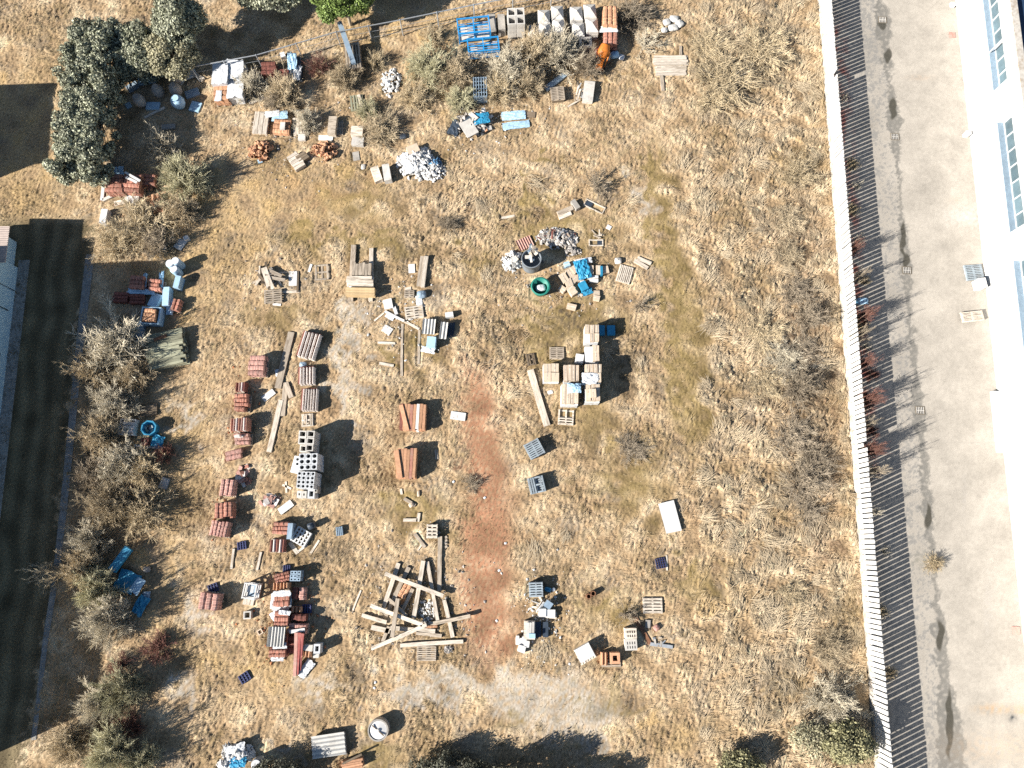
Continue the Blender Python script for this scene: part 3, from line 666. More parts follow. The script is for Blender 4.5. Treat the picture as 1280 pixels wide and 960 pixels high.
# white wrapped bundles and tiles at top left
for px, py, w, h, top, lab in ((274,92,18,24,1.2,'white wrapped bundle above the orange wrapped tiles'), (293,86,19,22,1.1,'white wrapped bundle at the upper right of the wrapped group'), (294,109,18,24,.9,'white wrapped bundle at the lower right of the wrapped group')):
    boardbox(px, py, w, h, 2, lab, th=top-.12, m='film', name='wrapped_bundle', cat='bundle', j=.05); drape(px, py, w*1.15, h*1.12, 2, top-.12, .12, 'film', 'plastic_wrap', 'crumpled white plastic on the '+lab.replace('white wrapped ', ''), 'plastic sheet')
tiles(276, 115, 19, 19, 2, .8, 3, 'row of bright orange tiles in the wrapped group', m='terra')
drape(273, 119, 8, 14, 0, .75, .1, 'film', 'plastic_wrap', 'thin plastic strip hanging on the orange tiles', 'plastic sheet')
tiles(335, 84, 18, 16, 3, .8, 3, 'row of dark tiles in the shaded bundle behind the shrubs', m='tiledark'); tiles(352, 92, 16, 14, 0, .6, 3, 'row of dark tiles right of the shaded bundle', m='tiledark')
drape(365, 76, 12, 22, 5, .5, .3, 'tarppale', 'tarpaulin', 'pale blue tarpaulin over boxes behind the shrubs', 'tarpaulin'); drape(371, 90, 10, 18, -5, .4, .35, 'film', 'plastic_sheet', 'white plastic sheet hanging below the pale tarpaulin', 'plastic sheet')
boardbox(368, 84, 16, 26, 4, 'dark box covered by the pale tarpaulin', th=.5, m='tarpdark', name='wooden_box', cat='box'); boardbox(353, 68, 6, 6, 20, 'small white box at the back of the tarpaulin boxes', th=.3)
beam((311,128), (330,121), 6, 'pale plank left of the shrubs above the tile pallets', m='woodpale', name='plank', cat='plank', th=.1)
pallet(326, 154, 18, 26, -3, 'bleached pallet of three long boards left of the red tiles', z=.2, m='woodpale', n=3, along='y', gap=.12)
pallet(326, 153, 19, 27, -3, 'second bleached pallet under the three board one', m='woodpale', n=3, along='y', gap=.12)
tiles(352, 157, 22, 18, -4, .5, 3, 'row of red tiles beside the bleached pallets', m='terra'); boardbox(353, 157, 6, 9, 0, 'single grey brick on top of the red tiles by the bleached pallets', z=.5, th=.12, m='concretepale', name='brick', cat='brick')
drape(340, 142, 18, 8, 10, .3, .15, 'film', 'plastic_sheet', 'white plastic strip above the red tiles', 'plastic sheet'); drape(350, 144, 22, 12, 10, .25, .15, 'tarppale', 'tarpaulin', 'pale blue tarpaulin tucked behind the red tiles', 'tarpaulin')
planks(374, 157, 16, 20, 5, 4, 'bleached board in the pallet load overgrown by a pale shrub', th=.12, m='woodpale', along='y', layers=2)
boardbox(377, 171, 9, 7, 0, 'small pale block below the overgrown board load', th=.2, m='concretepale')
for cx, cy, w, h, lab in ((325,187,30,26,'terracotta pipe piece in the left round heap'), (405,188,34,26,'terracotta pipe piece in the right round heap')):
    rubble(cx, cy, w*.8, h*.8, .3, 50, 'rubt', 'rubble', 'terracotta shards under the pieces of the '+lab.split('the ')[1], (.06,.14))
    x, y, sx, sy = rect(cx, cy, w, h, .3)
    for i in range(42):
        a_, q = random.uniform(0, 6.283), math.sqrt(random.random()); L = random.uniform(.22,.36); r_ = random.uniform(.08,.12)
        o = solo('clay_pipe', MB().lathe([(r_,-L/2), (r_*1.08,L/2), (r_*.82,L/2), (r_*.75,-L/2+.03)], 10), Mt['terra'], lab, 'clay pipe', x+q*math.cos(a_)*sx*.46, y+q*math.sin(a_)*sy*.46, .14+.38*(1-q*q)*random.uniform(.5,1), 0, lab)
        o.rotation_euler = (random.uniform(.5,1.9), random.uniform(-.4,.4), random.uniform(0,6.28))
boardbox(407, 172, 18, 6, -2, 'white board above the right terracotta heap', th=.1); boardbox(325, 201, 6, 5, 20, 'blue scrap at foot of the left terracotta heap', th=.08, m='tarppale')
planks(370, 201, 15, 20, 35, 5, 'pale board of the tilted bundle between the terracotta heaps', th=.09, m='woodpale', layers=3); planks(378, 196, 14, 10, 35, 3, 'dark board at the back of the tilted bundle between the terracotta heaps', th=.09, m='wooddark', layers=3)
# shade under the hedge
for i, (px, py, d) in enumerate(((170,121,15),(194,109,15),(216,92,14),(216,107,15),(219,123,17))):
    x, y = P(px, py, .9); r_ = d/2*K(px, py)[0]; foot(x, y, 2*r_, 2*r_)
    lab = ['dull round clay jar at the lower left in the hedge shade', 'dull round clay jar in the middle of the hedge shade', 'dull round clay jar nearest the hedge tree', 'dull round clay jar above the blue one in the hedge shade', 'pale blue round jar in the hedge shade'][i]
    t = thing('garden_jar', lab, 'jar', x, y); part('body', MB().lathe([(r_*.5,0), (r_*.85,.25), (r_,.55), (r_*.8,.82), (r_*.45,.9)], 20), Mt['tarppale' if i == 4 else 'concrete'], t, True); part('rim', MB().lathe([(r_*.45,.9), (r_*.52,.93), (r_*.5,.97), (r_*.3,.97)], 20), Mt['tarppale' if i == 4 else 'concrete'], t)
for px, py, w, h, r, m, lab in ((183,100,22,9,12,'tarppale','long pale board in the hedge shade'), (165,108,14,9,35,'metalblue','bluish board tilted at the left of the hedge shade'), (193,94,12,8,5,'tarppale','pale board touching the hedge'), (226,97,10,14,-25,'white','white board leaning by the wire fence end'), (238,92,14,9,25,'white','white board by the wrapped bundles in hedge shade'), (247,95,18,5,-35,'woodpale','pale plank beside the white wrapped bundles'), (191,132,17,9,0,'tarppale','flat pale board alone in the hedge shade'), (240,116,17,9,22,'metalblue','blue grey board at the right of the hedge shade'), (244,133,13,12,-15,'tarppale','pale board pair at the edge of the hedge shade'), (210,158,17,6,5,'concrete','dull board lowest in the hedge shade'), (160,131,7,6,30,'tarppale','small pale box lowest left in the hedge shade')):
    boardbox(px, py, w, h, r, lab, th=.12, m=m)  # blue boards are white ones with the shade's tint put into the colour
beam((180,147), (206,134), 3, 'thin pale pole lying in the hedge shade', m='woodpale', name='pole', cat='pole', th=.06)
# red tiles below the hedge
tiles(142, 228, 22, 22, 0, .9, 4, 'row of red tiles in the left bundle below the hedge'); tiles(164, 228, 22, 22, -4, .85, 4, 'row of red tiles in the right bundle under two white planks')
beam((156,215), (175,226), 3, 'upper thin white plank across the red tiles below the hedge', z=.9, m='white', name='plank', cat='plank', th=.05); beam((157,221), (171,228), 3, 'lower thin white plank across the red tiles below the hedge', z=.9, m='white', name='plank', cat='plank', th=.05)
tiles(184, 224, 20, 14, -3, .5, 3, 'row of loose red tiles right of the bundles below the hedge'); scraps(180, 233, 22, 12, 9, .3, ['tile','terra'], 'broken red tile lying loose below the hedge bundles', name='roof_tile', cat='roof tile', size=(.25,.4), wid=(.15,.25))
tiles(194, 247, 12, 12, -80, .4, 2, 'row of orange ridge tiles near the pale shrub', m='terra', style='ridge', base=False); tiles(196, 258, 18, 11, -8, .45, 3, 'row of bright orange tiles lowest beside the pale shrub', m='terra', base=False)
drape(147, 214, 16, 14, 10, .3, .25, 'tarppale', 'tarpaulin', 'pale blue tarpaulin between the hedge and the red tiles', 'tarpaulin'); boardbox(164, 249, 17, 10, -8, 'pale concrete board below the red tile bundles', th=.2, m='white'); boardbox(149, 253, 13, 6, 14, 'pale narrow board at left below the red tile bundles', th=.1, m='woodpale')
beam((127,250), (129,231), 4, 'white gutter pipe standing left of the red tiles', m='white', name='gutter', cat='gutter', th=.12); beam((128,250), (143,243), 4, 'grey gutter pipe angled toward the red tiles', m='concretepale', name='gutter', cat='gutter', th=.12); boardbox(129, 270, 8, 18, -3, 'white block standing below the gutter pipes', th=.5, m='white', name='block', cat='block')
boardbox(203, 309, 6, 6, 30, 'tiny blue box in grass below the pale shrub', th=.3, m='tarppale', name='box', cat='box'); boardbox(225, 305, 11, 13, -30, 'white board lying with a small box beside it', th=.08); boardbox(232, 297, 6, 5, 25, 'small white box beside the white board', th=.3, name='box', cat='box')
# left cluster in the building's shade
barrel(212, 329, 11, .9, 'white blue barrel at the left of the barrel group'); barrel(219, 326, 11, .9, 'white blue barrel at the back of the barrel group'); barrel(217, 336, 11, .8, 'pale barrel at the front of the barrel group')
boardbox(221, 352, 7, 15, -8, 'upright white box below the barrels', th=.6, m='tarppale', name='box', cat='box')
tiles(170, 352, 18, 16, -3, .8, 3, 'row of dull red tiles in the left blue wrapped bundle', m='tile'); tiles(192, 355, 16, 15, -3, .7, 3, 'row of jumbled red tiles in the right blue wrapped bundle', jit=.12)
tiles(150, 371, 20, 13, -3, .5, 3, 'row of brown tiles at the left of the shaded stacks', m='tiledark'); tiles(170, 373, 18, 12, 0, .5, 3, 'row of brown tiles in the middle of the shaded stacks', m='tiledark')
for px, py, w, h, r, z, lab in ((180,351,6,20,0,.3,'blue plastic strip between the two wrapped tile bundles'), (201,350,6,22,5,.2,'blue plastic hanging right of the wrapped tile bundles'), (176,364,36,7,-3,.3,'blue plastic along the front of the wrapped tile bundles')):
    drape(px, py, w, h, r, z, .35, 'tarppale', 'plastic_wrap', lab, 'plastic sheet')
boardbox(193, 375, 12, 17, -20, 'pale blue panel leaning below the wrapped bundles', th=.3, m='tarppale', name='panel', cat='panel'); boardbox(207, 370, 8, 23, 3, 'bright blue panel standing right of the wrapped bundles', th=.55, m='tarppale', name='panel', cat='panel')
tiles(219, 380, 10, 14, -12, .6, 2, 'row of red tiles in the white blue sack at the sunny edge', along='y'); drape(213, 384, 9, 20, -12, .1, .5, 'tarppale', 'plastic_wrap', 'blue white plastic left of the sunny edge tiles', 'plastic sheet')
tiles(187, 393, 17, 16, -3, .85, 3, 'row of bright orange tiles in the blue tub', m='terra', jit=.1)
x, y, sx, sy = rect(189, 395, 24, 21, .5); solo('plastic_tub', MB().ring(0,0,0,.62,sx,sy,sx*.86,sy*.86,False,16,.5), Mt['tarppale'], 'pale blue tub holding the bright orange tiles', 'tub', x, y, 0, R(-3))
boardbox(174, 412, 9, 20, -3, 'upper blue grey panel left of the mossy planks', th=.3, m='metalblue', name='panel', cat='panel'); boardbox(175, 424, 8, 9, -3, 'lower blue grey panel left of the mossy planks', th=.25, m='metalblue', name='panel', cat='panel')
planks(206, 436, 48, 44, 13, 13, 'mossy grey plank of the wide pile at left', th=.13, m='woodgreen', layers=4, jit=.07, gap=.06); beam((192,425), (208,419), 4, 'short rust brown plank on the mossy pile', z=.56, th=.05, m='rust', name='plank', cat='plank')
# overgrown pallets in the left shrubs
tiles(160, 534, 15, 15, -3, .5, 3, 'row of pale pink bricks in the white framed pallet in the shrubs', m='palepink'); x, y, sx, sy = rect(160, 534, 20, 20, .3); solo('pallet_collar', MB().ring(0,0,0,.4,sx,sy,sx*.84,sy*.84), Mt['white'], 'white frame around the pink bricks in the shrubs', 'frame', x, y, 0, R(-3))
x, y, sx, sy = rect(186, 535, 20, 20, .5); solo('plastic_tub', MB().lathe([(sx/2*.9,0), (sx/2,.55), (sx/2*.82,.55), (sx/2*.78,.15)], 8), Mt['tarpblue'], 'blue octagonal tub of broken bricks in the shrubs', 'tub', x, y, 0, .3); foot(x, y, sx, sy)
scraps(186, 535, 12, 12, 12, .35, ['tile','card','concretepale'], 'broken brick lying in the blue octagonal tub', name='brick', cat='brick', size=(.2,.28), wid=(.1,.14))
drape(196, 551, 16, 16, -15, .1, .4, 'tarpblue', 'tarpaulin', 'blue tarpaulin below the blue tub in the shrubs', 'tarpaulin'); beam((168,557), (206,560), 3, 'long white plank below the blue tub', m='white', name='plank', cat='plank'); tiles(180, 552, 10, 11, 0, .4, 2, 'row of brown bricks between the tub and the white plank', m='tiledark')
planks(185, 513, 22, 14, 12, 4, 'brown stick in the bundle above the blue tub', th=.08, m='wooddark', layers=2, name='stick', cat='stick'); boardbox(205, 604, 10, 13, -15, 'pale stone slab right of the red brown shrub', th=.12, m='concretepale', name='stone_slab', cat='slab', j=.04)
scraps(163, 605, 14, 16, 8, .3, ['terra','tilepink'], 'broken orange tile among the left shrubs', name='roof_tile', cat='roof tile', size=(.25,.4), wid=(.15,.25))
beam((139,713), (160,685), 10, 'dark blue metal beam in the left shrubs', z=.5, m='tarpblue', name='steel_beam', th=.25)
for px, py, w, h, r, z, a, m, lab in ((158,728,28,28,-20,.2,.2,'tarpblue','dark blue tarpaulin spread below the blue beam'), (172,732,13,22,-30,.45,.12,'tarppale','pale blue folded sheet on the dark tarpaulin'), (175,757,15,26,-25,.15,.45,'tarpblue','bright blue crumpled tarpaulin at the lower end'), (182,744,10,10,0,.1,.35,'metalblue','grey blue sheet between the crumpled tarpaulins')):
    drape(px, py, w, h, r, z, a, m, 'tarpaulin', lab, 'tarpaulin')
sack(182, 712, 9, 8, 0, 'grey stone like sack above the blue tarpaulins', th=.3, m='concrete')
# column of red tile bundles
T = lambda *a, **k: tiles(*a, **k)
T(320, 456, 20, 25, 0, .85, 4, 'row of pink tiles in the topmost bundle of the tile column', m='tilepink')
T(300, 483, 14, 12, 0, .6, 4, 'row of mixed brown tiles in the small bundle second from the top', along='y', m='tiledark', mats=['tiledark','palepink','tilepink'], style='ridge'); T(300, 502, 17, 22, -2, .75, 4, 'row of loose orange tiles in the third bundle of the tile column', m='tile', jit=.12)
T(298, 530, 22, 17, 2, .85, 7, 'row of striped red and white tiles in the tile column', along='y', mats=['tile','palepink','tilepink'], style='ridge'); T(301, 548, 21, 14, 0, .6, 3, 'row of pink tiles strewn in the fifth bundle of the tile column', m='tilepink', jit=.1)
scraps(301, 547, 12, 10, 6, .75, ['palepink','tilepink'], 'loose pale tile on the strewn pink bundle', name='roof_tile', cat='roof tile', size=(.25,.4), wid=(.12,.2))
T(291, 568, 21, 12, 14, .4, 2, 'row of light pink tiles in the low tilted bundle of the column', m='tilepink', base=False); scraps(304, 594, 20, 24, 16, .45, ['tile','tilepink','palepink'], 'scattered tile in the collapsed bundle of the tile column', name='roof_tile', cat='roof tile', size=(.3,.42), wid=(.16,.24))
T(283, 609, 17, 22, -3, .8, 3, 'row of upright pink tiles in the eighth bundle of the column', along='y', m='tilepink'); T(279, 637, 22, 20, 4, .8, 4, 'row of broken red tiles in the ninth bundle of the column', along='y', m='tile', jit=.1); T(273, 661, 22, 20, -8, .8, 5, 'row of pink tiles in the lowest bundle of the column', along='y', m='tilepink', jit=.08)
T(260, 752, 24, 22, -6, .9, 3, 'row of pink tiles in the lone bundle at lower left', along='y', m='tilepink')
scraps(335, 626, 24, 16, 14, .35, ['tilepink','palepink'], 'scattered pink tile near the tilted white board', name='roof_tile', cat='roof tile', size=(.3,.42), wid=(.16,.24))
boardbox(357, 634, 19, 9, 38, 'white board tilted right of the scattered pink tiles', z=.1, th=.05); boardbox(335.5, 494, 17, 8, 40, 'white board alone right of the tile column', z=.06, th=.05); drape(349, 465, 11, 9, 20, .03, .2, 'film', 'plastic_sheet', 'white crumpled plastic by the long beams', 'plastic sheet')
# striped ridge tiles
for px, py, w, h, r, n, lab in ((386,431,23,33,-13,5,'row of pale ridge tiles in the tilted upper striped bundle'), (383,469,20,22,3,5,'row of pale ridge tiles in the middle striped bundle'), (386.5,499,20,28,0,6,'row of pale ridge tiles in the lower striped bundle')):
    T(px, py, w, h, r, .55, n, lab, along='y', style='ridge', m='palepink', gap=.38, jit=.02)
    x, y, sx, sy = rect(px, py, w, h, .3); solo('tile_layer', MB().box(0,0,.25,sx*.97,sy*.96,.22), Mt['tiledark'], lab.replace('row of pale ridge', 'dark lower layer of')[:90], 'roof tiles', x, y, 0, R(r))
sack(378, 455, 9, 7, 0, 'blue grey stone above the middle striped bundle', th=.25, m='metalblue', name='stone', cat='stone')
beam((364,415), (347,485), 8, 'long dark beam, upper part of the line left of the striped bundles', m='wood', th=.15); beam((357,478), (364,497), 6, 'short grey beam beside the end of the long dark beam', m='wood', th=.15); beam((351,500), (336,565), 6, 'long bleached beam, lower part of the line', m='woodpale', th=.12); beam((357,478),(353,520),6,'dull weathered beam joining the two long ones',m='wood', th=.1)
pallet(384, 525, 15, 15, 5, 'broken white pallet slats above the chimney blocks', m='woodpale', n=6, along='y', broken=.5)
# chimney blocks
blocks(382.5, 551, 20, 26, -2, 2, 3, 1.3, 3, .66, 'square hollow block in the two wide stack topmost', m='concretepale', skip=((0,0),)); blocks(385, 577, 23, 21, 2, 3, 3, 1.5, 4, .70, 'pale chimney block with round hole in the middle stack', roundhole=True)
blocks(371.5, 577, 6, 12, 0, 1, 2, .9, 2, .6, 'single column block with round hole left of the middle stack', roundhole=True); blocks(382, 600, 22, 21, -2, 4, 4, 1.5, 4, .66, 'pale chimney block of the four by four stack', roundhole=True)
blocks(377, 618, 12, 9, 0, 2, 1, .6, 2, .3, 'low block in the short row lowest left', m='concretepale'); blocks(389, 617, 9, 12, 0, 1, 1, .8, 2, .55, 'single square block at the lower end of the stacks'); blocks(394, 612, 5, 9, 0, 1, 1, .8, 2, .6, 'narrow dark block at the lower right end of the stacks', m='concrete')
boardbox(371, 581, 11, 21, -12, 'white panel leaning left of the chimney blocks', th=.4, tilt=.2); beam((357,602), (358,616), 2.5, 'short pale stick left of the chimney blocks', m='woodpale', th=.05, name='stick', cat='stick'); beam((353,606),(364,611),2.5,'thin pale stick crossing near the chimney blocks',m='woodpale',th=.05,name='stick',cat='stick')
# tile and crate group in the middle left
T(350, 660, 20, 16, -2, .6, 3, 'row of orange red tiles beside the white lattice', m='tile'); T(346, 682, 20, 17, 0, .5, 5, 'row of brown tiles below the orange red tiles', along='y', m='tiledark', mats=['tiledark','palepink'], style='ridge')
boardbox(362, 664, 6, 20, -2, 'blue grey panel standing between tiles and lattice', th=.7, m='metalblue', name='panel', cat='panel'); lattice(376, 671, 20, 20, -28, 'white plastic lattice crate lying tilted by the tiles', m='white', n=4, th=.3, name='lattice_crate', bar=.09)
beam((362,678), (372,692), 5, 'pale plank below the white lattice crate', m='woodpale', name='plank', cat='plank', th=.06); beam((388,692), (399,675), 2.5, 'thin pale stick right of the white lattice crate', m='woodpale', name='stick', cat='stick', th=.05); beam((372,690),(384,681),3,'thin pale lath against the lattice crate',m='woodpale',name='stick',cat='stick',th=.05)
sack(388, 657, 11, 9, 20, 'dark bundle above the white lattice crate', th=.6, m='tarpdark', name='bundle', cat='bundle')
for px, py, w, h, r, m, lab in ((424,664,8,11,8,'metalblue','tiny pale blue egg crate block alone in the grass'), (302,682,11,10,10,'crateblue','dark blue plastic grid beside the short plank'), (266,735,12,11,20,'crateblue','dark blue plastic grid above the lone pink bundle'), (305.5,847,13,12,35,'crateblue','dark blue plastic grid alone at the bottom'), (358,711,9,9,0,'crateblue','dark plastic grid above the red tile group'), (383,761,11,11,0,'crateblue','indigo plastic grid box right of the orange tiles')):
    lattice(px, py, w, h, r, lab, m=m, n=3, th=.14 if m == 'crateblue' and px != 383 else .25, name='plastic_grid', cat='plastic grid', bar=.06)
beam((292,686), (289,711), 3, 'short pale post beside the dark blue grid', m='woodpale', name='post', cat='post', th=.09); beam((326,690), (321,713), 3, 'short pale post between the grid and the tiles', m='woodpale', name='post', cat='post', th=.09); beam((451,738), (441,763), 2, 'thin pale stick left of the timber jumble', m='woodpale', name='stick', cat='stick', th=.05)
x, y, sx, sy = rect(312, 739, 17, 20, .8); t = thing('cage_crate', 'white open metal crate in the grass left of the tile group', 'crate', x, y, .02, R(-8)); foot(x, y, sx, sy)
for a in (-.5,.5):
    for b in (-.5,.5): part('post', MB().box(a*(sx-.06), b*(sy-.06), .4, .07, .07, .8), Mt['white'], t)
for z in (.1,.45,.78):
    part('rails', MB().box(0, sy/2-.04, z, sx, .06, .09).box(0, -sy/2+.04, z, sx, .06, .09).box(sx/2-.04, 0, z, .06, sy-.13, .09).box(-sx/2+.04, 0, z, .06, sy-.13, .09), Mt['white'], t)
part('floor_panel', MB().box(0,0,.06,sx*.9,sy*.9,.05), Mt['metalblue'], t); part('shelf', MB().box(-.05,.1,.6,sx*.5,sy*.4,.05), Mt['white'], t)
planks(310.5, 752, 14, 9, -8, 3, 'short pale board at the foot of the white metal crate', th=.08, m='woodpale', along='y')
x, y = P(309, 769, .3); block(x, y, 0, .42, .42, .32, .68, .05, 'small square hollow block below the white metal crate', 'concretepale'); foot(x, y, .42, .42)
x, y = P(325, 790, .1); block(x, y, 0, .3, .3, .12, .6, .6, 'small clay ring block half sunk left of the corrugated sheet', 'card')
# lower tile group
T(350, 733, 21, 10, 2, .75, 5, 'row of orange ridge tiles at the front of the top bundle', along='y', style='ridge', m='terra'); T(351, 722, 20, 12, 12, .7, 3, 'row of dark red tiles behind the orange ridge tiles', m='tile', jit=.1)
blocks(369, 720, 13, 13, 0, 3, 3, .7, 2, .5, 'pale blue perforated block in the small cube stack', roundhole=True, m='metalblue'); T(368, 742, 8, 15, 0, .6, 1, 'row of dark brown tiles left in the pair below the perforated blocks', along='y', m='tiledark'); T(377, 742, 9, 16, 0, .6, 1, 'row of pink tiles right in the pair below the perforated blocks', along='y', m='tilepink')
T(351, 751, 19, 15, 3, .85, 2, 'row of red tiles in the upper plastic wrapped bundle', m='tile'); T(351, 774, 18, 20, -2, .9, 3, 'row of red tiles in the lower plastic wrapped bundle', m='tile')
for px, py, w, h, r, z, lab in ((352,742,22,8,3,.8,'white plastic folded over the top of the upper wrapped bundle'), (341,751,6,20,0,.2,'white plastic hanging at left of the upper wrapped bundle'), (350,760,24,6,2,.3,'white plastic at foot of the upper wrapped bundle'), (362,750,5,18,0,.4,'white plastic at right of the upper wrapped bundle'), (344,769,12,12,40,.5,'white plastic at the left shoulder of the lower wrapped bundle'), (355,766,16,6,-5,.85,'white plastic across the back of the lower wrapped bundle')):
    drape(px, py, w, h, r, z, .2, 'film', 'plastic_wrap', lab, 'plastic sheet')
T(370, 762, 14, 8, 0, .5, 3, 'row of bright orange ridge tiles in the tiny bundle', along='y', m='terra', style='ridge'); T(373, 772, 20, 9, -2, .7, 1, 'single row of dark red tiles below the tiny orange bundle', m='tiledark'); T(371, 786, 23, 13, -4, .75, 2, 'row of pink tiles above the red channels', m='tilepink'); beam((362,790), (381,787), 4, 'white lath on the pink tiles above the red channels', z=.76, m='white', name='lath', cat='plank', th=.04)
T(365, 806, 14, 22, 0, .5, 3, 'row of dark tiles under the red channels', m='tiledark')
def corrug(px, py, w, h, rot, z, label, n=6, m='sheet', amp=.035, group=None):
    x, y, sx, sy = rect(px, py, w, h, z); vs = []; fs = []; q = n*8
    for i in range(q+1):
        t = -sx/2+sx*i/q; zz = amp*math.cos(i/8*6.2832)
        vs += [(t, -sy/2, zz), (t, sy/2, zz), (t, sy/2, zz-.025), (t, -sy/2, zz-.025)]
    for i in range(q): fs += [(i*4+k, i*4+4+k, i*4+4+(k+1)%4, i*4+(k+1)%4) for k in range(4)]
    fs += [(0,1,2,3), (q*4+3,q*4+2,q*4+1,q*4)]
    if z < .3: foot(x, y, sx, sy, R(rot))
    return solo('corrugated_sheet', MB().add(vs, fs), Mt[m], label, 'corrugated sheet', x, y, z, R(rot), group)
for k, (dx, z) in enumerate(((0,.96), (-2,.88), (1,.80))): corrug(346+dx, 796, 19, 25, -2, z, 'pale corrugated sheet lying on the wrapped tiles in a short pile', 5, group='corrugated sheets on the tiles')
T(347, 805, 22, 22, 0, .74, 3, 'row of red tiles under the pale corrugated sheets', m='tile'); T(346, 817, 22, 10, 0, .8, 2, 'row of brown red tiles below the pale corrugated sheets', m='tile'); drape(350, 807, 18, 8, 3, .76, .12, 'film', 'plastic_wrap', 'white plastic below the pale corrugated sheets', 'plastic sheet'); drape(346, 824, 17, 6, 0, .05, .25, 'film', 'plastic_wrap', 'white plastic at foot of the brown red tiles', 'plastic sheet')
for i, (a, b, w, lab) in enumerate((((370,791), (368,845), 4, 'long pink red steel channel, leftmost of three'), ((374,791), (371,843), 4, 'long dark red steel channel, middle of three'), ((378,792), (374,838), 4, 'long dull red steel channel, rightmost of three'))):
    beam(a, b, w, lab, z=.82 if i < 3 else 0, z2=.1, th=.14, m=['tilepink','redsteel','redsteel'][i], name='steel_channel', cat='channel', feet=False)
T(382, 818, 12, 8, -4, .55, 3, 'row of orange ridge tiles in the small bundle by the red channels', along='y', style='ridge', m='terra'); boardbox(385, 810, 11, 7, -3, 'pale stone block above the small orange bundle', th=.5, m='concretepale', name='stone_block', cat='block', j=.03)
x, y, sx, sy = rect(396, 811, 8, 12, .7); block(x, y, 0, sx, sy, .7, .55, 0, 'small blue grey hollow block right of the small orange bundle', 'pumice'); foot(x, y, sx, sy); boardbox(395, 820, 7, 5, 0, 'little grey stone below the blue grey hollow block', th=.3, m='concretepale', name='stone', cat='stone')
drape(382, 836, 12, 25, -38, .05, .3, 'film', 'plastic_sheet', 'white plastic sheet lying beside the end of the red channels', 'plastic sheet', ragged=.1)
# ------------------------------------------------------------------ timber jumble
G = 'beams of the timber jumble'
for a, b, w, z, z2, m, lab in (
  ((498,704),(479,760),6,.02,.02,'woodpale','leftmost leaning beam of the timber jumble'), ((511,709),(482,770),6,.02,.02,'wood','second beam from left in the timber jumble'), ((529,701),(517,772),6,.15,.15,'woodpale','steep thick beam in the middle of the timber jumble'),
  ((534,702),(547,776),5,.05,.05,'woodpale','bleached beam leaning right in the middle of the jumble'), ((550,670),(549,739),6,.02,.02,'wood','lone upright beam above the right of the timber jumble'), ((481,717),(554,745),5.5,.32,.32,'woodpale','long beam lying across the top of the timber jumble'),
  ((555,750),(566,797),5.5,.05,.05,'woodpale','short beam at the right edge of the timber jumble'), ((463,757),(528,781),5.5,.3,.3,'woodpale','long beam crossing the middle left of the jumble'), ((452,769),(483,778),5.5,.05,.05,'woodpale','short beam poking out at far left of the jumble'),
  ((464,811),(533,781),5.5,.3,.3,'woodpale','tan beam slanting up across the lower jumble'), ((532,781),(588,770),5,.05,.28,'wood','tan beam poking out at far right of the jumble'), ((497,748),(490,797),5.5,.45,.45,'wood','steep beam on top of the lower left jumble'),
  ((500,807),(579,802),5.5,.02,.02,'woodpale','lowest level beam below the timber jumble'), ((488,785),(544,789),6,.02,.02,'woodpale','thick beam under the lower jumble'), ((464,784),(487,789),7,.02,.02,'woodpale','short wide beam end at lower left of the jumble'),
  ((516,736),(503,763),5,.02,.02,'wood','short beam beside the orange tiles in the jumble'), ((485,748),(508,770),4,.18,.18,'wood','short slanting beam in the left of the jumble'), ((520,791),(552,795),5,.02,.02,'wood','short grey beam above the lowest level beam'), ((486,783),(478,802),5,.02,.02,'wood','short beam stub at the lower left of the jumble')):
    beam(a, b, w*.86, lab, z=z, z2=z2, th=.16, m=m, group=G)
tiles(506, 738, 10, 20, -30, .25, 2, 'row of orange tiles between the beams of the jumble', along='y', m='terra', base=False); tiles(540, 783, 14, 4, 5, .3, 1, 'row of orange tiles under the lower beams', m='terra', base=False)
rubble(534, 763, 24, 34, .12, 80, 'rubw', 'rubble', 'white chips between the beams of the timber jumble', (.04,.12)); rubble(562, 812, 14, 12, .1, 30, 'rubg', 'rubble', 'grey chips beside the lowest pallet', (.04,.12))
pallet(533, 817, 24, 19, 0, 'grey pallet just below the timber jumble', n=7)
pallet(540, 664, 13, 18, 0, 'small bleached pallet crate above the timber jumble', z=.35, m='woodpale', n=4, along='x'); boardbox(540, 664, 12, 17, 0, 'dark box under the small bleached pallet crate', th=.34, m='wooddark', name='wooden_box', cat='box')
beam((504,650), (522,650), 4, 'short pale plank left of the small bleached crate', m='woodpale', name='plank', cat='plank'); beam((524,641),(522,652), 4, 'upright plank end beside the short pale plank', m='woodpale', name='plank', cat='plank'); beam((518,667), (531,684), 4, 'short weathered plank left of the upright beam', m='wood', name='plank', cat='plank'); beam((522,688),(528,680),2,'stick crossing the short weathered plank',m='woodpale',name='stick',cat='stick',th=.05)
for i in range(4): beam((556,672+i*4), (559,671+i*4), 3, 'small grey stub right of the upright beam', m='wood', name='wood_stub', cat='stub', th=.08, group='small stubs by the upright beam')
beam((505,623),(519,632),4,'grey plank stub below the brown board stacks',m='wood',name='plank',cat='plank'); sack(514,631,7,6,30,'tan stone below the brown board stacks',th=.2,m='card',name='stone',cat='stone'); sack(523,617,4,8,0,'narrow tan stone right of the plank stub',th=.15,m='card',name='stone',cat='stone'); beam((501,611),(502,618),3,'tiny pale stub above the plank stub',m='woodpale',name='wood_stub',cat='stub',th=.08)
